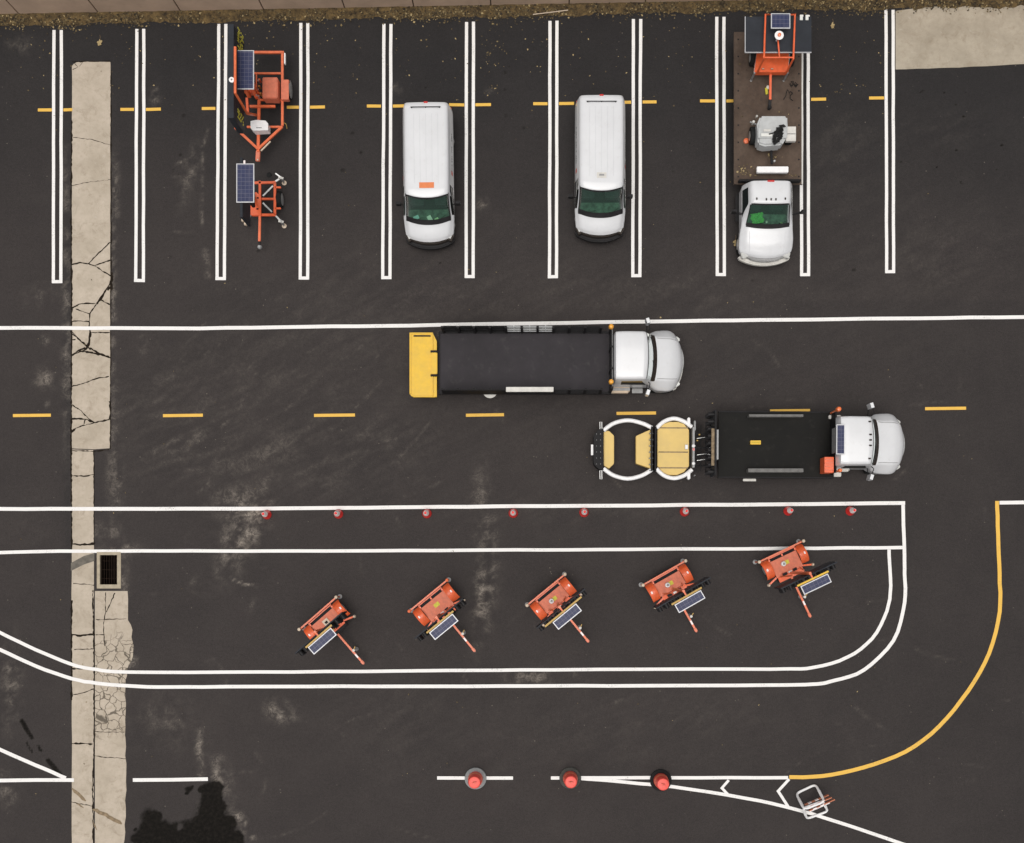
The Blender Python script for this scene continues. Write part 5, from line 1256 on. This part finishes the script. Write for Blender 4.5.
T = [((318,613.2),-48.9,'orange arrow board trailer, leftmost of the row, with a pale square fitting on its deck',1),
     ((428.3,595.6),-50.6,'orange arrow board trailer second from the left in the row, with a plain faded deck',2),
     ((546,589.8),-50.7,'orange arrow board trailer in the middle of the row of five',3),
     ((664.1,573),-60.4,'orange arrow board trailer second from the right in the row, just below the white line',4),
     ((781,551.5),-64.6,'orange arrow board trailer straddling the white line, rightmost of the row',5)]
for a in T: row_trailer(*a)

# ------------------------------------------------------------------ big trailer at upper left
ta = thing('sign_trailer', (*G(262, 90, .6)[:2], 0), 0, 'large orange trailer with tall edge-on black sign and solar panel in the third stall', 'trailer', None)
def la(px, py, h):
    v = G(px, py, h); return Vector((v.x-ta.location.x, v.y-ta.location.y, h))
TO = 'tube_orange'
mb = MB(); hz = .75
def fr(a, b, w=.10, h_=hz): mb.bar(la(*a, h_), la(*b, h_), w, w, TO)
fr((252,52.5),(284,52.5)); fr((282.5,53),(282.5,126)); fr((252,73.5),(281,73.5),.08); fr((260,100),(281,100),.08); fr((247,127),(281,127),.08)
fr((282.5,126.5),(258.5,149)); fr((235,127.5),(258,149)); mb.build('frame', ta, .01)
mb = MB(); mb.tube([la(235.2,47,3.62), la(235.2,93,3.62), la(247.3,113.5,2.4), la(256,115,1.0)], .055, TO, 10); mb.build('lift_arm', ta)
mb = MB(); mb.bar(la(259.3, 98, .7), la(258.3, 152, .7), .12, .11, TO); mb.build('tongue', ta, .01)
mb = MB(); mb.bar(la(258.3, 151, .66), la(257.8, 161.5, .62), .17, .13, 'faded_orange'); v = la(257.8, 160, .7); mb.lathe([(.05, .7), (.05, .73)], 'cream_paint', 10, (v.x, v.y, 0)); mb.build('coupler', ta, .02)
mb = MB(); mb.bar(la(261, 151, .8), la(270.5, 141.5, .8), .05, .05, 'cream_paint'); mb.build('jack_handle', ta)
a, b = la(262.3, 98, 1.25), la(277.5, 77, 1.25); mb = MB(); mb.box(a.x, b.x, a.y, b.y, .7, 1.25, 'faded_orange'); mb.build('engine_box', ta, .03)
mb = MB(); a, b = la(281, 99.3, .95), la(288.7, 79.5, .95); mb.box(a.x, b.x, a.y, b.y, .90, .95, 'faded_orange'); mb.box(a.x, b.x, a.y, a.y+.05, .70, .90, 'faded_orange'); mb.box(a.x, b.x, b.y-.05, b.y, .70, .90, 'faded_orange'); mb.build('fender', ta, .012)
for px_ in (289, 239):
    v = la(px_, 89, .4); mb = MB(); mb.lathe([(.22, -.11), (.34, -.11), (.36, -.07), (.36, .07), (.34, .11), (.22, .11)], 'rubber', 24, (v.x-(.06 if px_ > 250 else 0), v.y, .36), 'X'); w = mb.build('wheel', ta)
    mb = MB(); mb.lathe([(.21, -.01), (.35, .01)], 'alloy', 20, (v.x+.052, v.y, .36), 'X'); mb.build('rim', w)
mb = MB(); a, b = la(284.2, 64, .8), la(285.4, 53, .8); mb.box(a.x, b.x, a.y, b.y, .68, .82, 'plastic_white'); mb.build('rear_light', ta, .01)
mb = MB(); r2 = random.Random(5)
v = la(253.5, 95, 0); mb.lathe([(.28, .6), (.30, .85), (.2, .95), (.1, 1.0)], 'orange_paint', 18, (v.x, v.y, 0)); mb.bar(la(250, 84, .9), la(257, 98, .9), .14, .18, 'orange_paint'); mb.bar(la(247, 98, .8), la(248, 113, .8), .10, .10, 'orange_paint'); mb.bar(la(256.5, 73, .85), la(256.5, 90, .85), .05, .06, TO)
for i in range(9):
    q = la(r2.uniform(254, 261), r2.uniform(78, 98), 1.0); mb.box(q.x-.04, q.x+.04, q.y-.03, q.y+.03, .75, 1.03, r2.choice(['grey_steel', 'brass_yellow', 'black_steel', 'alloy', 'orange_paint']))
mb.build('winch', ta, .008)
mb = MB(); mb.prism([(v.x, v.y) for v in [la(x, y, 1.2) for x, y in ((250.5,121),(256,119.8),(265.5,120.5),(268,123.5),(268,130),(253.5,130.8),(250.5,128))]], .78, 1.2, 'plastic_white'); v = la(259, 127.8, 1.2); mb.box(v.x-.12, v.x+.12, v.y-.025, v.y+.02, 1.203, 1.215, 'grey_steel'); mb.build('battery_case', ta, .05)
v = la(231.8, 80, 3.6); mb = MB(); mb.lathe([(.03, 3.553), (.10, 3.57), (.105, 3.63), (.05, 3.64)], 'plastic_white', 18, (v.x, v.y, 0)); mb.lathe([(.035, 3.64), (.02, 3.68)], 'grey_steel', 12, (v.x, v.y, 0)); mb.build('camera_dome', ta)
# sign board, edge-on
ZT = 3.55; a = la(227.6, 118, ZT); b = la(235, 24, ZT); mb = MB(); mb.box(a.x, b.x-.05, a.y, b.y, 2.0, ZT, 'sign_board'); sb = mb.build('sign_board', ta, .01)
mb = MB(); r2 = random.Random(9)
for (py0, py1) in ((33, 56), (112, 121.5)):
    ya_, yb_ = la(0, py0, 2.6).y, la(0, py1, 2.6).y; y = yb_
    while y < ya_:
        z = 2.15
        while z < 3.0:
            if r2.random() > .35: mb.box(b.x-.049, b.x-.035, y, y+.06, z, z+.07, 'yellow_mark')
            z += .11
        y += .10
mb.build('display_dots', sb)
mb = MB(); v = la(244, 80, 2.4); mb.bar((b.x-.15, a.y+2.0, .8), (b.x-.15, a.y+2.0, 2.0), .14, .14, TO); mb.bar((b.x-.15, a.y+1.6, .76), (b.x+.9, a.y+1.6, .76), .1, .1, TO); mb.build('mast', ta, .01)
a, b = la(235.8, 89.3, 3.0), la(254.0, 50.2, 3.0); solar(ta, ((a.x+b.x)/2, (a.y+b.y)/2, 3.0), b.x-a.x, b.y-a.y)
mb = MB(); c_ = ((a.x+b.x)/2, (a.y+b.y)/2); mb.bar((c_[0], c_[1], .76), (c_[0], c_[1], 2.94), .07, .07, TO); mb.bar((c_[0]-.5, c_[1], .76), (c_[0]+.4, c_[1], .76), .08, .08, TO); mb.build('panel_post', ta)
mb = MB(); mb.tube([la(283, 122, .7), la(286, 124, .7), la(287, 128.5, .5)], .018, 'brass_yellow', 6); mb.build('cable', ta)

# ------------------------------------------------------------------ small trailer below it
tb = thing('arrow_board_trailer', (*G(262, 200, .5)[:2], 0), 0, 'small bright orange trailer with solar panel, behind the tongue of the large one', 'trailer')
def lb(px, py, h):
    v = G(px, py, h); return Vector((v.x-tb.location.x, v.y-tb.location.y, h))
mb = MB(); hz = .6
def fb(a, b, w=.10): mb.bar(lb(*a, hz), lb(*b, hz), w, .09, 'orange_paint')
fb((253,183),(276,182.5)); fb((275,183),(275,215)); fb((260,199),(274,199),.08); fb((252,215),(276,215)); fb((260,181),(260,215)); fb((275,187.5),(281,187.5),.07); fb((275,208.5),(281,208.5),.07); mb.build('frame', tb, .01)
mb = MB(); mb.bar(lb(260, 215, .6), lb(259.5, 241.5, .58), .10, .09, TO); mb.build('tongue', tb, .01)
mb = MB(); v = lb(259.8, 247, .5); mb.bar(lb(259.6, 241, .57), lb(259.7, 245.5, .55), .08, .07, 'black_steel'); mb.lathe([(.05, .4), (.09, .45), (.09, .55), (.05, .6)], 'grey_steel', 14, (v.x, v.y, 0)); mb.build('coupler', tb)
mb = MB(); mb.prism([(v.x, v.y) for v in [lb(x, y, .72) for x, y in ((250.5,215),(261,215),(261,196),(256,192),(250.5,194))]], .64, .72, 'orange_paint')
for x_, y_ in ((257.8, 198), (257.5, 209)): v = lb(x_, y_, .72); mb.box(v.x-.05, v.x+.05, v.y-.04, v.y+.04, .721, .735, 'black_steel')
mb.build('deck', tb, .01)
mb = MB()
for a, b in (((263,196),(273,186)),((263,203),(272,212))): mb.bar(lb(*a, .62), lb(*b, .62), .06, .05, 'alloy')
mb.build('brace', tb)
v = lb(280.7, 199.5, .33); mb = MB(); mb.lathe([(.2, -.10), (.31, -.10), (.33, -.07), (.33, .07), (.31, .10), (.2, .10)], 'rubber', 24, (v.x-.05, v.y, .33), 'X'); w = mb.build('wheel', tb)
mb = MB(); mb.lathe([(.19, .0), (.25, .02)], 'alloy', 20, (v.x+.045, v.y, .33), 'X'); mb.build('rim', w)
v = lb(248, 199.5, .33); mb = MB(); mb.lathe([(.2, -.10), (.31, -.10), (.33, -.07), (.33, .07), (.31, .10), (.2, .10)], 'rubber', 24, (v.x, v.y, .33), 'X'); mb.build('wheel', tb)
for (a, b, c_) in (((275,182),(281,178),(275.5,173.5)),((276,216),(281,221.5),(282,222))):
    mb = MB(); mb.bar(lb(*a, .6), lb(*b, .6), .07, .06, 'alloy'); v = lb(*b, .6); mb.bar(Vector((v.x, v.y, .02)), Vector((v.x, v.y, .72)), .07, .07, 'alloy'); mb.bar(Vector((v.x, v.y, .72)), lb(*c_, .74), .05, .04, 'alloy'); mb.bar(lb(b[0]-2.5, b[1]-.5, .7), lb(b[0]+2.5, b[1]+.5, .7), .08, .06, 'pale_paint'); mb.lathe([(.1, .004), (.1, .02), (.03, .05)], 'cream_paint', 12, (v.x, v.y, 0)); mb.build('jack', tb)
mb = MB(); v = lb(244.5, 222, .5); 
for dx_, dy_ in ((-.08, .1), (.03, -.05)): mb.lathe([(.06, .3), (.08, .42), (.05, .5)], 'cream_paint', 12, (v.x+dx_, v.y+dy_, 0))
mb.bar(Vector((v.x, v.y, .35)), lb(251, 215, .6), .06, .06, 'alloy'); mb.build('jack', tb)
a = lb(240, 223.5, 3.1); b = lb(243.5, 157.5, 3.1)
mb = MB(); mb.box(a.x, a.x+.10, a.y+.25, b.y, 1.9, 3.1, 'sign_board'); ab_ = mb.build('arrow_board', tb, .008)
mb = MB(); mb.bar(lb(253, 190, .6), Vector((a.x+.05, (a.y+b.y)/2, 1.2)), .1, .1, 'black_steel'); mb.bar(Vector((a.x+.05, (a.y+b.y)/2, 1.2)), Vector((a.x+.05, (a.y+b.y)/2, 2.6)), .1, .1, 'black_steel'); mb.build('mast', tb)
a2, b2 = lb(236.3, 202.5, 3.2), lb(254.2, 163.5, 3.2); solar(tb, ((a2.x+b2.x)/2, (a2.y+b2.y)/2, 3.2), b2.x-a2.x, b2.y-a2.y)
mb = MB(); mb.bar(Vector(((a2.x+b2.x)/2, a2.y+.8, 3.1)), Vector((a.x+.08, a2.y+.8, 3.06)), .06, .05, TO); mb.bar(Vector(((a2.x+b2.x)/2-.05, b2.y-.1, 3.12)), Vector(((a2.x+b2.x)/2-.05, b2.y+.14, 3.12)), .07, .06, 'collar_white'); mb.build('panel_mount', tb)
mb = MB(); v = G(269.3, 175, 0); mb.lathe([(.03, .004), (.11, .01), (.09, .04), (.05, .05)], 'rubber', 10, (v.x, v.y, 0)); tag(mb.build('rubber_pad'), 'small black rubber pad on the asphalt above the small orange trailer', 'rubber pad')

# ------------------------------------------------------------------ cones and drums
cones = [(267,514.6),(338.6,514),(427,513.6),(513.3,513.2),(584,512.5),(684.5,511.7),(788,511),(850,511)]
where = ['small red traffic cone, leftmost of the line of eight','small red traffic cone second from the left in the line','small red traffic cone third from the left in the line','small red traffic cone fourth from the left, above the gap before the middle trailer',
         'small red traffic cone fifth from the left, just right of the middle of the line','small red traffic cone above the fourth trailer, third from the right in the line','small red traffic cone above the rightmost trailer','small red traffic cone nearest the corner of the white outline, rightmost of the line']
def cone_parts(c):
    mb = MB(); 
    n = 20; P = []
    mb.lathe([(.20, .003), (.205, .02), (.19, .035), (.13, .04)], 'cone_base', 20); mb.build('base', c)
    mb = MB(); mb.lathe([(.190, .036), (.180, .07), (.14, .26), (.095, .50), (.055, .69), (.045, .71), (.02, .70)], 'cone_red', 24); mb.build('cone_body', c)
    mb = MB(); mb.lathe([(.122, .38), (.066, .672), (.058, .674)], 'collar_white', 24); mb.build('reflective_collar', c)
first = None
for i, (px, py) in enumerate(cones):
    g = G(px, py)
    if first is None:
        first = thing('traffic_cone', g, 0, where[i], 'traffic cone', 'red cones along the white line'); cone_parts(first); kids = list(first.children)
    else:
        c = first.copy(); COL.objects.link(c); c.location = g; c['label'] = where[i]; c.rotation_euler = (0, 0, i*.7)
        for k in kids: d = k.copy(); COL.objects.link(d); d.parent = c
drums = [(475.6,778.2,'grey_rubber','orange-red traffic drum with a light grey tyre ring round its foot'),(570.2,777.8,'old_rubber','orange-red traffic drum with a thin olive-dark tyre ring round its foot'),(660.6,780,'rubber','orange-red traffic drum with a black tyre ring where two white lines part')]
for i, (px, py, m_, lab) in enumerate(drums):
    d = thing('traffic_drum', G(px, py), [0.3, 0, -.5][i], lab, 'traffic drum', 'traffic drums on the lower white line')
    mb = MB(); mb.lathe([(.30, .004), (.42, .01), (.455, .05), (.44, .09), (.38, .12), (.30, .10)], m_, 36); mb.build('base_ring', d)
    mb = MB(); mb.lathe([(.31, .02), (.32, .08), (.305, .10), (.298, .30), (.288, .31), (.283, .50), (.275, .51), (.270, .70), (.262, .71), (.258, .88), (.23, .93), (.20, .94)], 'drum_red', 32); b_ = mb.build('drum_body', d, 0, 30)
    mb = MB(); mb.lathe([(.293, .315), (.286, .49), (.28, .495)], 'drum_band', 32); mb.build('reflective_band', b_)
    mb = MB(); mb.box(-.10, .10, -.02, .02, .94, 1.02, 'drum_red'); mb.box(-.04, .04, -.05, .05, .935, .96, 'drum_band'); mb.build('handle', b_, .015)

# ------------------------------------------------------------------ A-frame barricade
bc = thing('folding_barricade', G(813, 801), R(22.5), 'white tubular A-frame barricade with red-brown striped rails standing on the diagonal line', 'barricade')
f = Frame(bc)
def rloop(P0, P1, P2, P3, r=.045, n=5, c=.2):
    """P0,P1 foot corners; P2,P3 top corners"""
    C = [P0, P1, P2, P3]; out = []
    for i in range(4):
        p = C[i]; a = C[i-1]; b = C[(i+1) % 4]; pa = p+(a-p).normalized()*c; pb = p+(b-p).normalized()*c
        for t in np.linspace(0, 1, n): out.append(pa*(1-t)**2+p*2*t*(1-t)+pb*t*t)
    return out
LA = [f(796, 793.5, .06), f(815.5, 784.3, .06), f(824.5, 801.5, .98), f(804.3, 809.5, .98)]
LB = [f(807.0, 818.7, .06), f(827.8, 811.2, .06), f(822.8, 801.0, .93), f(802.9, 808.5, .93)]
for L_, up in ((LA, 0), (LB, 1)):
    mb = MB(); mb.tube(rloop(*L_), .05, 'plastic_white', 10, True)
    fr_ = mb.build('leg_frame', bc)
    for k in (0, 1):      # flat side plates
        a, b = (L_[0], L_[3]) if k == 0 else (L_[1], L_[2]); mb = MB(); mb.bar(a.lerp(b, .35), a.lerp(b, .8), .11, .05, 'plastic_white'); mb.build('side_plate', fr_, .01)
for i, (pa, pb, h_) in enumerate((((804.5,804.8),(828.5,794.8),.70),((806.2,807.4),(831.5,797.3),.92),((809,810.6),(834.5,799.3),.80))):
    a, b = f(*pa, h_), f(*pb, h_); mb = MB(); d_ = (b-a); n_ = 7
    for k in range(n_):
        p, q = a+d_*(k/n_), a+d_*((k+1)/n_-.0005); mb.bar(p, q, .035, .16, 'stripe_orange' if k % 2 == (i % 2) or k > 4 else 'collar_white')
    mb.build('rail', bc)
mb = MB(); mb.tube([f(809, 811.3, .55), f(829.5, 802.3, .55)], .05, 'plastic_white', 8); mb.build('cross_tube', bc)

# ------------------------------------------------------------------ light, sky, camera
world = bpy.data.worlds.new('World'); scene.world = world; world.use_nodes = True
nt = world.node_tree; bg = nt.nodes['Background']
sky = nt.nodes.new('ShaderNodeTexSky'); sky.sky_type = 'NISHITA'; sky.sun_disc = False
SE, SA = 80.0, 205.0     # elevation, compass azimuth of the sun
sky.sun_elevation = R(SE); sky.sun_rotation = R(SA); sky.air_density = 1.0; sky.dust_density = 4.0; sky.ozone_density = 1.0
hs = nt.nodes.new('ShaderNodeHueSaturation'); hs.inputs['Saturation'].default_value = .12
tint = nt.nodes.new('ShaderNodeMix'); tint.data_type = 'RGBA'; tint.blend_type = 'MULTIPLY'; tint.inputs[0].default_value = 1; tint.inputs[7].default_value = (1.0, .985, .965, 1)
nt.links.new(sky.outputs[0], hs.inputs['Color']); nt.links.new(hs.outputs[0], tint.inputs[6]); nt.links.new(tint.outputs[2], bg.inputs['Color'])
bg.inputs['Strength'].default_value = .10
sl = bpy.data.lights.new('sun', 'SUN'); sl.energy = 1.5; sl.angle = R(48); sl.color = (1, .965, .92)
so_ = bpy.data.objects.new('sun', sl); COL.objects.link(so_)
d = Vector((math.sin(R(SA))*math.cos(R(SE)), math.cos(R(SA))*math.cos(R(SE)), math.sin(R(SE))))
so_.rotation_euler = d.to_track_quat('Z', 'Y').to_euler(); so_.location = d*40
cam = bpy.data.cameras.new('camera'); co_ = bpy.data.objects.new('camera', cam); COL.objects.link(co_)
co_.location = (CX, CY, H); co_.rotation_euler = (0, 0, 0)
cam.sensor_width = 36; cam.lens = 36*S*H/1024
cam.shift_x = (512-NPX)/1024; cam.shift_y = (NPY-421.5)/1024
cam.clip_end = 2000
scene.camera = co_
scene.view_settings.view_transform = 'Standard'; scene.view_settings.look = 'None'; scene.view_settings.gamma = 1
scene.view_settings.exposure = 0.12
scene.render.resolution_x = 1024; scene.render.resolution_y = 843
